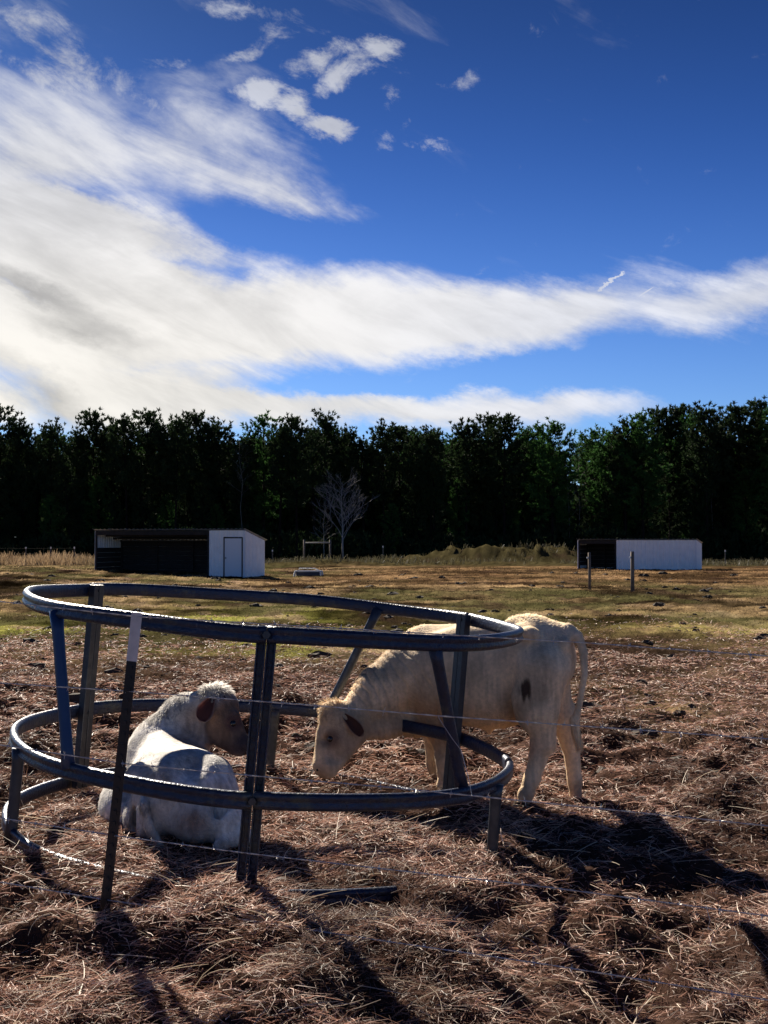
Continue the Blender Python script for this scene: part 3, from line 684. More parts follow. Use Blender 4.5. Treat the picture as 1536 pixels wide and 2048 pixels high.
def trough():
    Y = 66.0; p = P(592, 1146, Y); w = (640 - 590) / F * Y; z = float(ground_z(p[0], Y)); h = .40
    o = empty('feed_trough', (p[0] + w / 2, Y, z), 'small white-framed trough lying in the field right of the left shed', 'trough', rz=R_(-6))
    wm = mat('white_plastic', (.72, .72, .70), rough=.5); dk = mat('trough_inside', (.05, .06, .09), rough=.7)
    b = MB(); hw = w / 2
    # tapered open tub
    vs = [(-hw * .9, -.25, .06), (hw * .9, -.25, .06), (hw * .9, .25, .06), (-hw * .9, .25, .06), (-hw * .97, -.30, .30), (hw * .97, -.30, .30), (hw * .97, .30, .30), (-hw * .97, .30, .30)]
    b.add(vs, [(0, 3, 2, 1), (0, 1, 5, 4), (1, 2, 6, 5), (2, 3, 7, 6), (3, 0, 4, 7)]); b.obj('tub', dk, o)
    r = MB(); r.tube([(-hw, -.32, .31), (hw, -.32, .31), (hw, .32, .31), (-hw, .32, .31), (-hw, -.32, .31)], .045, 6); r.obj('rim', wm, o)
    for sx in (-1, 1):
        for sy in (-1, 1):
            q = MB(); q.tube([(sx * hw, sy * .32, .33), (sx * (hw + .08), sy * .36, -.03)], .045, 6); q.obj('leg', wm, o)
    q = MB(); q.tube([(-hw + .1, .32, .31), (-hw + .1, .36, .46), (hw * .4, .36, .46), (hw * .8, .34, .32)], .035, 6); q.obj('rail', wm, o)
trough()

# ------------------------------------------------------------------ ring feeder
def feeder():
    up = Vector((.0833, -.0095, 1)).normalized(); ct = Vector((-.613, 6.93, 1.2008)); RT, RM, RB = 1.3905, 1.394, 1.399; H1, H2 = .7625, 1.2137
    e = (Vector((1, 0, 0)) - up * up.x).normalized(); g = up.cross(e)
    M = Matrix((e, g, up)).transposed().to_4x4(); base = ct - up * H2
    root = empty('ring_feeder', base, 'round navy steel hay ring feeder with slanted struts around the lying calf', 'hay feeder')
    root.rotation_euler = M.to_euler()
    blue = mat('navy_enamel', (.010, .021, .055), rough=.36, metal=.25, spec=.6, col2=(.055, .062, .06), c2_scale=7, c2_lo=.52, c2_hi=.66, bump=.35, bscale=60, n_scale=25, n_amt=.25)
    bright = mat('blue_enamel', (.012, .04, .115), rough=.4, metal=.2, spec=.6, col2=(.10, .13, .17), c2_scale=9, c2_lo=.6, c2_hi=.8)
    galv = mat('worn_galvanised', (.045, .055, .07), rough=.4, metal=.5, col2=(.10, .11, .115), c2_scale=5, c2_lo=.5, c2_hi=.75, n_scale=40, n_amt=.12)
    def pt(th, r, h): t = R_(th); return Vector((r * math.sin(t), -r * math.cos(t), h))
    def prof(hh, dd, groove=.35):
        # rolled channel: rounded edges top and bottom, shallow groove on the outer face (side +)
        pr = []; k = 5
        for i in range(k + 1): a = math.pi * i / k; pr.append((dd / 2 * math.cos(a), hh / 2 - dd / 2 + dd / 2 * math.sin(a)))
        for i in range(k + 1): a = math.pi + math.pi * i / k; pr.append((dd / 2 * math.cos(a), -hh / 2 + dd / 2 + dd / 2 * math.sin(a)))
        gy = hh / 2 - dd * .75; pr += [(dd / 2 * (1 - groove), -gy * .7), (dd / 2 * (1 - groove), gy * .7)]
        return pr
    J = (3, -117, 123)
    for r, h, hh, dd, nm in ((RT, H2, .082, .045, 'top_rail'), (RM, H2 - H1, .084, .045, 'middle_rail'), (RB, .01, .08, .045, 'bottom_rail')):
        for j, (a, b) in enumerate(((3, 123), (123, 243), (243, 363))):
            mb = MB(); pts = [pt(a + .1 + (b - a - .2) * i / 64, r + .004 * math.sin(i * .3 + j), h + .004 * math.sin(i * .21 + j * 2)) for i in range(65)]
            mb.sweep(pts, prof(hh, dd)); mb.obj(nm, blue, root, True)
    # double posts where sections are bolted together: channel section
    def chan(w, d, t): return [(-w / 2, -d / 2), (w / 2, -d / 2), (w / 2, d / 2), (w / 2 - t, d / 2), (w / 2 - t, -d / 2 + t), (-w / 2 + t, -d / 2 + t), (-w / 2 + t, d / 2), (-w / 2, d / 2)]
    for a in J:
        for s in (-1, 1):
            r = RT - .05; off = s * 1.02
            pts = [pt(a + off * (1.0 if t else 1.1), r, h) for t, h in ((0, -.02), (1, H2 * .5), (1, H2 + .035))]
            rad = [Vector((math.sin(R_(a)), -math.cos(R_(a)), 0))] * 3
            mb = MB(); mb.sweep(pts, chan(.045, .045, .008), ups=rad); mb.obj('joint_post', blue if a == 3 else galv, root, bevel=.003)
        for h in (H2, H2 - H1, .05):
            b = MB(); c = pt(a, RT - .05, h - .0); t = Vector((math.cos(R_(a)), math.sin(R_(a)), 0))
            rr = pt(a, 1, 0); b.tube([c - rr * .03, c + rr * .085], .011, 6); b.tube([c + rr * .078, c + rr * .09], .019, 6); b.obj('bolt', galv, root)
    def flat(a0, h0, a1, h1, r0, r1, w0, mt, name, tw=.02):
        p0 = pt(a0, r0, h0); p1 = pt(a1, r1, h1); mb = MB()
        rad = pt((a0 + a1) / 2, 1, 0).normalized()
        n = 8; pts = [p0.lerp(p1, i / n) for i in range(n + 1)]; sc = [1.25, 1.05] + [1] * (n - 3) + [1.05, 1.25]
        # half-round pressed tube
        pr = [(w0 / 2 * math.cos(math.pi * i / 6), tw * 1.5 * math.sin(math.pi * i / 6)) for i in range(7)] + [(-w0 / 2, -tw * .6), (-w0 / 2 + .008, -tw), (w0 / 2 - .008, -tw), (w0 / 2, -tw * .6)]
        mb.sweep(pts, pr, ups=[rad] * (n + 1), scale=sc); mb.obj(name, mt, root, True)
    flat(-47, H2 - .01, -37.5, H2 - H1 + .01, RT + .002, RM + .004, .058, bright, 'slanted_strut')
    flat(39, H2 - .01, 51.5, H2 - H1 + .01, RT - .02, RM - .02, .058, blue, 'slanted_strut')
    flat(155, H2 - .01, 168, H2 - H1 + .01, RT - .02, RM - .02, .058, galv, 'slanted_strut')
    for a in (-61, 66, 183): flat(a, H2 - H1, a + .3, -.02, RM, RB, .062, galv, 'leg', .022)
    t = MB(); c = pt(100, RT + .0, H2 + .0)
    return root
feeder()

# ------------------------------------------------------------------ animals
def surface_nets(fun, lo, hi, res):
    lo = np.array(lo); n = np.ceil((np.array(hi) - lo) / res).astype(int) + 1
    ax = [lo[i] + res * np.arange(n[i]) for i in range(3)]
    D = fun(ax)
    inside = D < 0
    cnt = np.zeros(n - 1, int); acc = np.zeros(tuple(n - 1) + (3,), np.float32); ne = np.zeros(tuple(n - 1), np.float32)
    corners = [(i, j, k) for i in (0, 1) for j in (0, 1) for k in (0, 1)]
    def sl(c): return tuple(slice(c[i], n[i] - 1 + c[i]) for i in range(3))
    for c in corners: cnt += inside[sl(c)]
    for c in corners:
        for a in range(3):
            if c[a]: continue
            c2 = list(c); c2[a] = 1; d0 = D[sl(c)]; d1 = D[sl(c2)]; m = (d0 < 0) != (d1 < 0)
            t = np.where(m, d0 / np.where(m, d0 - d1, 1), 0)
            for q in range(3): acc[..., q] += np.where(m, (c[q] + (t if q == a else 0)), 0)
            ne += m
    act = (cnt > 0) & (cnt < 8); idx = -np.ones(act.shape, int); idx[act] = np.arange(act.sum())
    ii = np.argwhere(act); V = lo + res * (ii + acc[act] / ne[act][:, None]); faces = []
    for a in range(3):
        b, c = (a + 1) % 3, (a + 2) % 3
        s0 = [slice(None)] * 3; s1 = [slice(None)] * 3; s0[a] = slice(0, n[a] - 1); s1[a] = slice(1, n[a])
        d0 = inside[tuple(s0)]; d1 = inside[tuple(s1)]; e = np.argwhere(d0 != d1)
        e = e[(e[:, b] > 0) & (e[:, c] > 0) & (e[:, b] < n[b] - 1) & (e[:, c] < n[c] - 1)]
        flip = d1[tuple(e.T)]
        def g(db, dc): q = e.copy(); q[:, b] -= db; q[:, c] -= dc; return idx[tuple(q.T)]
        f = np.stack([g(0, 0), g(1, 0), g(1, 1), g(0, 1)], 1); f[flip] = f[flip][:, ::-1]; faces.append(f)
    return V, np.concatenate(faces)
def body_mesh(name, prims, res, material, paint, disp=None):
    pts = []
    for p in prims:
        if p[0] == 'c': pts += [p[1] - p[3] - .05, p[1] + p[3] + .05, p[2] - p[4] - .05, p[2] + p[4] + .05]
        else: m = max(p[2]) + .05; pts += [p[1] - m, p[1] + m]
    pts = np.array(pts); lo = pts.min(0); hi = pts.max(0)
    def fun(ax):
        sh = tuple(len(a) for a in ax); D = np.full(sh, .5, np.float32)
        for p in prims:
            if p[0] == 'c': _, a, b, ra, rb, k = p; l = np.minimum(a - ra, b - rb) - k - .06; h = np.maximum(a + ra, b + rb) + k + .06
            else: _, c, rad, Rm, k = p; m = max(rad) + k + .06; l = c - m; h = c + m
            s = tuple(slice(max(0, np.searchsorted(ax[i], l[i])), np.searchsorted(ax[i], h[i])) for i in range(3))
            X, Y, Z = np.meshgrid(ax[0][s[0]], ax[1][s[1]], ax[2][s[2]], indexing='ij'); Q = np.stack([X, Y, Z], -1)
            if p[0] == 'c':
                ab = b - a; t = np.clip(((Q - a) @ ab) / (ab @ ab + 1e-9), 0, 1); d = np.linalg.norm(Q - a - t[..., None] * ab, axis=-1) - (ra + (rb - ra) * t)
            else:
                q = (Q - c) @ Rm; rr = np.array(rad); k0 = np.linalg.norm(q / rr, axis=-1); k1 = np.linalg.norm(q / rr ** 2, axis=-1); d = k0 * (k0 - 1) / np.maximum(k1, 1e-6)
            o = D[s]
            if p[0] == 's': hh = np.clip(.5 - .5 * (o + d) / k, 0, 1); D[s] = o * (1 - hh) - d * hh + k * hh * (1 - hh); continue
            hh = np.clip(.5 + .5 * (o - d) / k, 0, 1); D[s] = o * (1 - hh) + d * hh - k * hh * (1 - hh)
        return D
    V, f = surface_nets(fun, lo, hi, res)
    # light smoothing, then small skin relief
    e = np.concatenate([f[:, [0, 1]], f[:, [1, 2]], f[:, [2, 3]], f[:, [3, 0]]])
    for _ in range(2):
        s = np.zeros_like(V); c = np.zeros(len(V)); np.add.at(s, e[:, 0], V[e[:, 1]]); np.add.at(s, e[:, 1], V[e[:, 0]]); np.add.at(c, e[:, 0], 1); np.add.at(c, e[:, 1], 1)
        V = .5 * V + .5 * s / c[:, None]
    if disp is not None:
        nv = np.zeros_like(V); q = np.cross(V[f[:, 2]] - V[f[:, 0]], V[f[:, 3]] - V[f[:, 1]])
        for i in range(4): np.add.at(nv, f[:, i], q)
        nv /= np.linalg.norm(nv, axis=1)[:, None] + 1e-9; V = V + nv * disp(V)[:, None]
    me = mesh_np(name, V, [f], material, smooth=True); vcol(me, 'coat', paint(V)); return me, V, f
def fur(name, V, f, n, paint, flow, length, width, material, g, lift=lambda p: np.zeros(len(p))):
    t = np.concatenate([f[:, [0, 1, 2]], f[:, [0, 2, 3]]]); a, b, c = V[t[:, 0]], V[t[:, 1]], V[t[:, 2]]
    nr = np.cross(b - a, c - a); ar = np.linalg.norm(nr, axis=1); nr = nr / np.maximum(ar, 1e-9)[:, None]
    k = g.choice(len(t), n, p=ar / ar.sum()); u, v = g.random(n), g.random(n); w = u + v > 1; u[w] = 1 - u[w]; v[w] = 1 - v[w]
    p = a[k] + (b[k] - a[k]) * u[:, None] + (c[k] - a[k]) * v[:, None]; N_ = nr[k]
    fl = flow(p); fl = fl - N_ * (fl * N_).sum(1)[:, None]; fl /= np.maximum(np.linalg.norm(fl, axis=1), 1e-6)[:, None]
    d = fl + N_ * (.05 + .14 * g.random((n, 1)) + lift(p)[:, None]) + g.normal(size=(n, 3)) * .10; d /= np.linalg.norm(d, axis=1)[:, None]
    s = np.cross(d, N_ + g.normal(size=(n, 3)) * .3); s /= np.linalg.norm(s, axis=1)[:, None]
    L = (length(p) * (.6 + .7 * g.random(n)))[:, None]; w = width * .5
    root = p - N_ * .002; mid = root + d * L * .55; tip = root + d * L + (fl * .4 - N_ * .15) * L * .3
    W_ = np.stack([root - s * w, root + s * w, mid + s * w * .8, tip, mid - s * w * .8], 1).reshape(-1, 3)
    q = np.arange(n)[:, None] * 5
    me = mesh_np(name, W_, [q + np.array([0, 1, 2, 3, 4])], material)
    col = paint(p) * (.70 + .58 * g.random((n, 1))); vcol(me, 'coat', np.repeat(np.clip(col ** .82, 0, .95), 5, 0)); return me
m_skin = mat('calf_coat', attr='coat', rough=.85, spec=.2, n_scale=40, n_amt=.14, bump=.4, bscale=90)
m_fur = mat('calf_hair', attr='coat', rough=.5, spec=.5, trans=.5)
m_eye = mat('calf_eye', (.008, .006, .006), rough=.08, spec=.8)
m_ear = mat('calf_ear', attr='coat', rough=.8, trans=.4)
m_hoof = mat('hoof', (.035, .026, .02), rough=.95, spec=.05)
I3 = np.eye(3)
def rotm(ax, deg): return np.array(Matrix.Rotation(R_(deg), 3, ax))
def cone(a, b, ra, rb, k=.05): return ('c', P(*a), P(*b), ra, rb, k)
def ell(c, r, k=.06, Rm=I3): return ('e', P(*c), r, Rm, k)
def dent(c, r, k=.06): return ('s', P(*c), r, I3, k)
def near_w(V, c, r0, r1): return 1 - sst(r0, r1, np.linalg.norm(V - np.array(c), axis=1))
def ear(name, parent, base, tip, width, facing, inner, outer, g):
    """cupped leaf-shaped ear with thickness"""
    b, t = Vector(base), Vector(tip); ax = (t - b); L = ax.length; ax.normalize(); fc = Vector(facing); sd = ax.cross(fc).normalized(); fc = sd.cross(ax).normalized()
    nu, nv = 12, 9; vs = []; cols = []
    for side in (0, 1):
        for i in range(nu):
            u = i / (nu - 1); wd = width * (.32 + .68 * math.sin(min(1, u * 1.35) * math.pi / 2)) * (1 - max(0, u - .55) ** 2 * 4.6) ** .5 if u < .999 else .004
            for j in range(nv):
                v = j / (nv - 1) * 2 - 1; cup = .42 * width * (v * v) * (1 - .4 * u)
                p = b + ax * (L * u) + sd * (wd * v) + fc * (cup - (.007 if side else 0)) + Vector((0, 0, -.12 * L * u * u))
                vs.append(p[:]); edge = abs(v) > .8 or u > .93
                cols.append(outer if side or edge else inner)
    fs = []; o = nu * nv
    for i in range(nu - 1):
        for j in range(nv - 1):
            k = i * nv + j; fs.append((k, k + 1, k + nv + 1, k + nv)); fs.append((o + k, o + k + nv, o + k + nv + 1, o + k + 1))
    for i in range(nu - 1):
        for j in (0, nv - 1):
            k = i * nv + j; fs.append((k, k + nv, o + k + nv, o + k) if j == 0 else (k, o + k, o + k + nv, k + nv))
    for j in range(nv - 1): k = (nu - 1) * nv + j; fs.append((k, k + 1, o + k + 1, o + k)); fs.append((j, o + j, o + j + 1, j + 1))
    me = mesh_np(name, np.array(vs), [np.array(fs)], m_ear, smooth=True); vcol(me, 'coat', np.array(cols)); e = link(name, me, parent); return e
def eyeball(parent, c, r):
    mb = MB(); c = Vector(c); n, m = 10, 14; vs = [(c.x, c.y, c.z - r)]
    for i in range(1, n):
        a = math.pi * i / n
        for j in range(m): b = 6.2832 * j / m; vs.append((c.x + r * math.sin(a) * math.cos(b), c.y + r * math.sin(a) * math.sin(b), c.z - r * math.cos(a)))
    vs.append((c.x, c.y, c.z + r)); fs = []
    for j in range(m): fs.append((0, 1 + (j + 1) % m, 1 + j)); fs.append((len(vs) - 1, 1 + (n - 2) * m + j, 1 + (n - 2) * m + (j + 1) % m))
    for i in range(n - 2):
        for j in range(m): fs.append((1 + i * m + j, 1 + i * m + (j + 1) % m, 1 + (i + 1) * m + (j + 1) % m, 1 + (i + 1) * m + j))
    mb.add(vs, fs); return mb.obj('eye', m_eye, parent, True)
def hoof(parent, c, r, fwd):
    c = Vector(c); mb = MB(); f = Vector((fwd[0], fwd[1], 0)).normalized(); s = Vector((-f.y, f.x, 0))
    for k in (-1, 1):
        o = c + s * (k * r * .5); ring = []
        for h, q, sh in ((-.045, 1.0, .35), (-.015, .95, .2), (.03, .72, 0)):
            for j in range(8): a = 6.2832 * j / 8; ring.append(o + f * (r * q * math.cos(a) * 1.15 + r * sh) + s * (r * .5 * q * math.sin(a)) + Vector((0, 0, h)))
        fs = [(i * 8 + j, i * 8 + (j + 1) % 8, (i + 1) * 8 + (j + 1) % 8, (i + 1) * 8 + j) for i in range(2) for j in range(8)] + [tuple(range(8))[::-1], tuple(range(16, 24))]
        mb.add(ring, fs)
    return mb.obj('hoof', m_hoof, parent, True)

def standing_calf():
    root = empty('calf', (0, 0, 0), 'cream calf standing behind the ring feeder, head lowered through it to the hay', 'calf', 'pale calves at the ring feeder')
    D = 0.0
    pr = [ell((955, 1350, 8.03), (.50, .235, .335), .08), ell((995, 1402, 8.0), (.27, .19, .17), .08), ell((862, 1358, 8.24), (.25, .225, .355), .08),
          ell((878, 1372, 8.10), (.15, .11, .26), .07), ell((1075, 1318, 7.88), (.25, .21, .25), .08), ell((1113, 1312, 7.83), (.105, .17, .19), .05),
          ell((1048, 1262, 7.80), (.07, .07, .05), .06), ell((1136, 1272, 7.76), (.05, .07, .05), .04), ell((1052, 1254, 7.92), (.16, .08, .08), .06), ell((905, 1292, 8.15), (.20, .10, .115), .07), ell((835, 1300, 8.24), (.14, .09, .12), .07),
          cone((850, 1272, 8.24), (1050, 1264, 7.95), .065, .060, .06), cone((1050, 1258, 7.94), (1128, 1262, 7.80), .065, .05, .05), ell((1060, 1268, 7.70), (.06, .045, .045), .05), ell((1130, 1290, 7.68), (.035, .04, .045), .03),
          dent((1022, 1335, 7.66), (.085, .085, .15), .09), dent((925, 1330, 7.70), (.05, .07, .2), .08),
          # near hind
          cone((1086, 1340, 7.72), (1073, 1415, 7.70), .170, .135, .05), cone((1052, 1395, 7.70), (1062, 1432, 7.70), .095, .085, .05),
          cone((1078, 1420, 7.70), (1088, 1482, 7.72), .122, .078, .05), cone((1088, 1480, 7.74), (1103, 1494, 7.76), .062, .034, .035), cone((1084, 1488, 7.74), (1064, 1558, 7.72), .072, .050, .04),
          cone((1064, 1558, 7.72), (1052, 1588, 7.7), .052, .050, .03), cone((1052, 1588, 7.7), (1046, 1606, 7.7), .048, .044, .03),
          # far hind
          cone((1098, 1345, 7.98), (1120, 1432, 8.0), .135, .088, .05), cone((1128, 1432, 8.0), (1140, 1484, 8.02), .098, .070, .04), cone((1144, 1478, 8.02), (1154, 1490, 8.04), .055, .036, .03), cone((1141, 1484, 8.02), (1149, 1560, 8.0), .062, .047, .03),
          cone((1150, 1560, 8.0), (1152, 1612, 7.98), .044, .042, .03),
          # forelegs
          cone((878, 1400, 8.12), (882, 1462, 8.12), .15, .095, .06), cone((884, 1462, 8.12), (890, 1518, 8.1), .085, .062, .04), cone((890, 1518, 8.1), (888, 1572, 8.1), .060, .046, .03), cone((888, 1572, 8.1), (890, 1610, 8.1), .046, .042, .03),
          cone((866, 1410, 8.38), (867, 1470, 8.40), .12, .08, .05), cone((867, 1470, 8.40), (868, 1525, 8.42), .068, .055, .03), cone((868, 1525, 8.42), (872, 1596, 8.44), .046, .042, .03),
          # neck and dewlap
          cone((835, 1335, 8.22), (762, 1384, 8.12), .235, .175, .07), cone((762, 1384, 8.12), (706, 1434, 8.0), .172, .115, .06), cone((815, 1432, 8.2), (768, 1452, 8.08), .10, .085, .07), cone((790, 1455, 8.1), (742, 1462, 8.0), .055, .06, .06),
          ell((830, 1452, 8.22), (.12, .09, .08), .06),
          # head
          ell((676, 1440, 7.93), (.125, .105, .115), .05), cone((682, 1452, 7.93), (656, 1520, 7.80), .115, .068, .05), cone((708, 1470, 7.93), (672, 1528, 7.80), .085, .048, .04),
          ell((665, 1420, 7.95), (.085, .075, .06), .04), ell((651, 1537, 7.77), (.070, .066, .058), .03), ell((656, 1548, 7.78), (.055, .05, .028), .025), cone((644, 1465, 7.90), (636, 1530, 7.79), .04, .035, .04),
          dent((652, 1478, 7.80), (.03, .035, .03), .03), dent((672, 1508, 7.76), (.05, .03, .05), .05),
          dent((740, 1462, 7.80), (.026, .06, .085), .05), dent((905, 1420, 7.86), (.03, .05, .10), .06),
          # brow ridge, cheek
          ell((657, 1466, 7.84), (.035, .03, .03), .03),
          # sheath / navel
          cone((975, 1448, 8.0), (978, 1464, 8.0), .045, .02, .035),
          # tail
          cone((1138, 1258, 7.76), (1156, 1272, 7.72), .036, .032, .025), cone((1156, 1272, 7.72), (1167, 1305, 7.70), .031, .028, .008), cone((1167, 1305, 7.70), (1169, 1350, 7.68), .028, .024, .006), cone((1169, 1350, 7.68), (1159, 1405, 7.68), .024, .021, .006), cone((1159, 1405, 7.68), (1152, 1440, 7.68), .022, .024, .006), cone((1148, 1440, 7.68), (1157, 1492, 7.68), .032, .022, .012)]
    spot = P(1050, 1378, 7.62); eye_c = P(662, 1478, 7.79); muz = P(640, 1545, 7.75)
    def paint(V):
        n = fbm(V[:, 0] * 9 + 3, V[:, 2] * 9, 3)[:, None]; c = np.array([.68, .50, .31]) * (.85 + .3 * n)
        hs = fbm(V[:, 0] * 60, V[:, 2] * 9 + V[:, 0] * 14, 3)[:, None]; bl = fbm(V[:, 0] * 3.4 + 9, V[:, 2] * 3.4 + V[:, 1] * 3, 3)[:, None]
        c = c * (.72 + .56 * hs) * (.72 + .6 * sst(.32, .62, bl))
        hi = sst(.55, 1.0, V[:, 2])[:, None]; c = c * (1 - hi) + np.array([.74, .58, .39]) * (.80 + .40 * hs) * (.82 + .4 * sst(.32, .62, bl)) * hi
        be = (sst(.66, .46, V[:, 2]) * sst(.15, .35, V[:, 2]) * (V[:, 0] > .2) * sst(1.0, .8, V[:, 0]))[:, None]; c = c * (1 - .45 * be) + np.array([.55, .30, .14]) * .45 * be  # orange glow bounced up from the ground, painted into the belly colour
        q = V - spot; q = q / np.array([.040, .3, .082]); m = (1 - sst(.55, 1.1, np.linalg.norm(q, axis=1) + (hs[:, 0] - .5) * .9))[:, None] * .95; c = c * (1 - m) + np.array([.045, .022, .014]) * m
        m = (near_w(V, eye_c, .03, .085) * .9)[:, None]; c = c * (1 - m) + np.array([.10, .045, .03]) * m
        m = (near_w(V, muz, .03, .085) * .5)[:, None]; c = c * (1 - m) + np.array([.20, .11, .085]) * m
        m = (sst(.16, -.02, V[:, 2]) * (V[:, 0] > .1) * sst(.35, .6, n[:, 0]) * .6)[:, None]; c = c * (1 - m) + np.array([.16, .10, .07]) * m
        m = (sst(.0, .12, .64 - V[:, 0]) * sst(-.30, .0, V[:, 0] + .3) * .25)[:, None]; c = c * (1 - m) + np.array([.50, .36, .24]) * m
        return c
    n0 = P(840, 1330, 8.2); n1 = P(690, 1440, 8.0); na = (n1 - n0); nl = np.linalg.norm(na); na /= nl
    def folds(V):
        s = (V - n0) @ na; w = sst(-.02, .12, s) * sst(nl - .02, nl - .14, s); off = (V - n0 - s[:, None] * na)
        ph = s * 115 + off[:, 2] * 22 + (fbm(V[:, 0] * 6, V[:, 2] * 6, 3) - .5) * 7
        d = -.011 * w * np.maximum(0, np.sin(ph)) ** 3 * (.4 + fbm(V[:, 0] * 8 + 4, V[:, 2] * 8, 2))
        return d + .006 * (fbm(V[:, 0] * 5, V[:, 2] * 5 + 3, 3) - .5)
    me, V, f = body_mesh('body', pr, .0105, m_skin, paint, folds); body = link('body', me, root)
    g = np.random.default_rng(4); tail0 = P(1152, 1440, 7.68)
    def flow(p):
        fl = np.tile([[.75, -.15, -.55]], (len(p), 1)); neck = (p[:, 0] < .15); fl[neck] = [.35, 0, -.9]
        leg = p[:, 2] < .42; fl[leg] = [0.05, 0, -1]; head = p[:, 0] < -.2; fl[head] = [-.25, -.1, -.9]; tl = (p[:, 0] > 1.2); fl[tl] = [.02, 0, -1]; return fl
    crest = P(720, 1355, 8.1); poll = P(660, 1408, 7.93)
    def length(p):
        L = np.full(len(p), .013); L[p[:, 2] < .42] = .007; L = np.where(p[:, 0] < .15, .009, L)
        L = np.maximum(L, .036 * near_w(p, poll, .05, .12)); top = sst(.02, .10, p[:, 2] - (1.02 + np.minimum(0, (p[:, 0] - .28)) * .95)); L = np.maximum(L, .022 * top)
        tl = (np.hypot(p[:, 0] - tail0[0] - .01, p[:, 1] - 7.68) < .05) & (p[:, 2] < tail0[2]); L[tl] = .06; return L
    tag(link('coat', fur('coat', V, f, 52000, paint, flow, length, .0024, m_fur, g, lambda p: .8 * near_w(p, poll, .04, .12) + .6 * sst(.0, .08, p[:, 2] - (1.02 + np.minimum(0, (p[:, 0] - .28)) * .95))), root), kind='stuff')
    inner = np.array([.09, .035, .024]); outer = np.array([.55, .38, .26])
    ear('ear', root, P(688, 1430, 7.84), P(727, 1466, 7.78), .044, (-.1, -1, .25), inner, outer, g)
    ear('ear', root, P(680, 1424, 8.02), P(694, 1420, 8.14), .034, (-.6, -.3, -.3), inner, outer, g)
    eyeball(root, P(661, 1478, 7.800), .02)
    for c, r in ((P(1042, 1612, 7.69), .05), (P(1150, 1618, 7.97), .048), (P(888, 1612, 8.09), .045), (P(871, 1602, 8.43), .042)): hoof(root, c, r, (-1, .2))
    # nostril
    nb = MB(); q = Vector(P(636, 1540, 7.725)); nb.tube([q + Vector((0, .02, 0)), q + Vector((-.004, -.006, 0))], .010, 8, scale=[1, .8]); nb.obj('nostril', m_black, root, True)
    return root
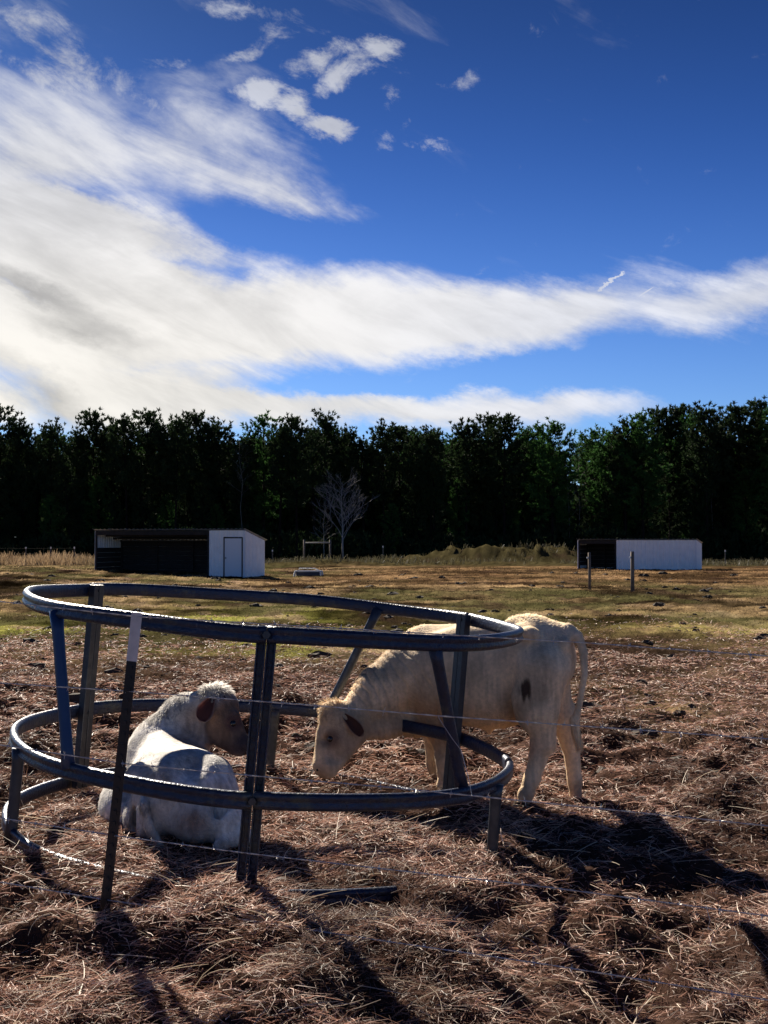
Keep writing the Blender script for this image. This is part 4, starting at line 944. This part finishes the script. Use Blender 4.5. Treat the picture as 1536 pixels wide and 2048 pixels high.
def lying_calf():
    root = empty('calf', (0, 0, 0), 'whitish calf lying in hay inside the ring feeder, back turned, head right', 'calf', 'pale calves at the ring feeder')
    pr = [ell((360, 1592, 6.50), (.25, .22, .205), .07), ell((425, 1598, 6.50), (.145, .2, .19), .06), ell((452, 1645, 6.38), (.095, .15, .12), .05), ell((395, 1640, 6.36), (.16, .14, .12), .05),
          ell((238, 1614, 6.80), (.115, .26, .155), .05, rotm('Z', 12)), ell((300, 1635, 6.50), (.14, .18, .135), .05), ell((345, 1566, 6.88), (.255, .42, .235), .12), ell((388, 1572, 6.66), (.19, .30, .19), .10), ell((330, 1520, 7.20), (.215, .24, .21), .11),
          cone((322, 1498, 7.0), (330, 1556, 6.42), .07, .05, .09), ell((425, 1540, 6.55), (.07, .10, .05), .08), ell((272, 1548, 6.55), (.05, .08, .05), .06), dent((378, 1530, 6.38), (.05, .14, .06), .09), dent((250, 1580, 6.55), (.03, .1, .05), .06), dent((268, 1650, 6.40), (.022, .12, .10), .04), dent((385, 1660, 6.20), (.05, .05, .06), .05), dent((440, 1618, 6.32), (.03, .05, .10), .05),
          cone((325, 1500, 7.25), (372, 1440, 7.25), .19, .15, .09), cone((372, 1438, 7.25), (425, 1408, 7.12), .14, .105, .05), cone((360, 1490, 7.22), (410, 1465, 7.12), .12, .09, .06),
          ell((436, 1412, 7.08), (.112, .105, .10), .045), ell((428, 1388, 7.1), (.075, .07, .05), .04), cone((440, 1420, 7.06), (478, 1484, 6.96), .100, .058, .04), cone((426, 1455, 7.06), (470, 1497, 6.98), .085, .040, .04), dent((470, 1452, 6.90), (.03, .04, .03), .03), dent((405, 1462, 6.96), (.025, .06, .09), .05),
          ell((487, 1490, 6.95), (.048, .052, .046), .03), ell((480, 1503, 6.96), (.045, .045, .025), .025), ell((470, 1432, 6.98), (.028, .03, .03), .03),
          cone((470, 1640, 6.36), (486, 1672, 6.30), .045, .045, .03), cone((486, 1672, 6.30), (440, 1690, 6.22), .042, .035, .03), cone((300, 1672, 6.42), (225, 1668, 6.6), .05, .04, .04),
          cone((292, 1596, 6.34), (288, 1612, 6.27), .035, .03, .02), cone((288, 1612, 6.27), (297, 1652, 6.255), .026, .022, .012), cone((297, 1652, 6.255), (322, 1696, 6.26), .026, .022, .012)]
    eye_c = P(467, 1446, 6.955); muz = P(492, 1490, 6.93)
    def paint(V):
        n = fbm(V[:, 0] * 10 + 3, V[:, 2] * 10 + V[:, 1] * 4, 3)[:, None]; hs = fbm(V[:, 0] * 42 + V[:, 1] * 20, V[:, 2] * 12 + V[:, 1] * 30, 3)[:, None]; bl = fbm(V[:, 0] * 4 + 9, V[:, 2] * 4 + V[:, 1] * 4, 3)[:, None]
        c = np.array([.68, .65, .61]) * (.5 + 1.0 * hs) * (.72 + .52 * sst(.32, .62, bl))
        hd = (np.maximum(near_w(V, P(462, 1455, 7.0), .13, .25), .75 * near_w(V, P(400, 1470, 7.0), .10, .24)))[:, None]; c = c * (1 - hd) + np.array([.23, .135, .088]) * (.5 + 1.0 * hs) * hd  # brown head; shading under the neck painted in the same brown
        m = (near_w(V, eye_c, .03, .075) * .9)[:, None]; c = c * (1 - m) + np.array([.12, .06, .05]) * m
        m = (near_w(V, muz, .04, .09) * .85)[:, None]; c = c * (1 - m) + np.array([.045, .035, .04]) * m
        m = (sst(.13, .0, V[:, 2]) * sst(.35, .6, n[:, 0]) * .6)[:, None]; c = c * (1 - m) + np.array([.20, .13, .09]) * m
        m = (near_w(V, P(385, 1650, 6.24), .03, .12) * .6)[:, None]; c = c * (1 - m) + np.array([.22, .13, .10]) * m  # shade of the crease between the haunches painted into the coat
        return c
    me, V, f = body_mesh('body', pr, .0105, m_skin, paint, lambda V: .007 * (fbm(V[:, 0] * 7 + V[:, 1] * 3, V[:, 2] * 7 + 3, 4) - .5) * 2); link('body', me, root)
    g = np.random.default_rng(8); poll = P(430, 1380, 7.08); t0 = P(288, 1610, 6.26)
    def flow(p):
        fl = np.tile([[-.05, -.75, -.6]], (len(p), 1)); hd = p[:, 2] > .52; fl[hd] = [.25, -.2, -.8]; side = p[:, 0] > -.95; fl[side & ~hd] = [.4, -.5, -.7]; return fl
    def length(p):
        L = np.full(len(p), .021); L = np.where((p[:, 2] > .45), .014, L); L = np.maximum(L, .04 * near_w(p, poll, .06, .15)); nape = P(330, 1420, 7.25); L = np.maximum(L, .026 * near_w(p, nape, .12, .3))
        L = np.maximum(L, .045 * near_w(p, t0, .03, .06)); return L
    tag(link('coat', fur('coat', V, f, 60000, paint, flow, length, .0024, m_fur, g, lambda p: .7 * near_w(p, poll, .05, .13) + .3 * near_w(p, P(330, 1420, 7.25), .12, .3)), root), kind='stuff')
    inner = np.array([.12, .04, .035]); outer = np.array([.45, .30, .25])
    ear('ear', root, P(424, 1398, 6.985), P(399, 1438, 6.92), .054, (.1, -1, .1), inner, outer, g)
    ear('ear', root, P(445, 1394, 7.0), P(452, 1398, 6.98), .012, (.2, -1, .2), inner, outer, g)
    eyeball(root, P(466, 1447, 6.950), .019)
    nb = MB(); q = Vector(P(496, 1488, 6.915)); nb.tube([q + Vector((-.004, .02, 0)), q + Vector((.002, -.004, 0))], .009, 8, scale=[1, .8]); nb.obj('nostril', m_black, root, True)
    return root
standing_calf(); lying_calf()
# set calf origins at their base
for o in list(bpy.data.objects):
    if o.type == 'EMPTY' and o.name.startswith('calf'):
        b = Vector((.6, 8.0, -.1)) if 'standing' in o['label'] else Vector((-1.2, 6.8, 0)); o.location = b
        for ch in o.children: ch.location = ch.location - b
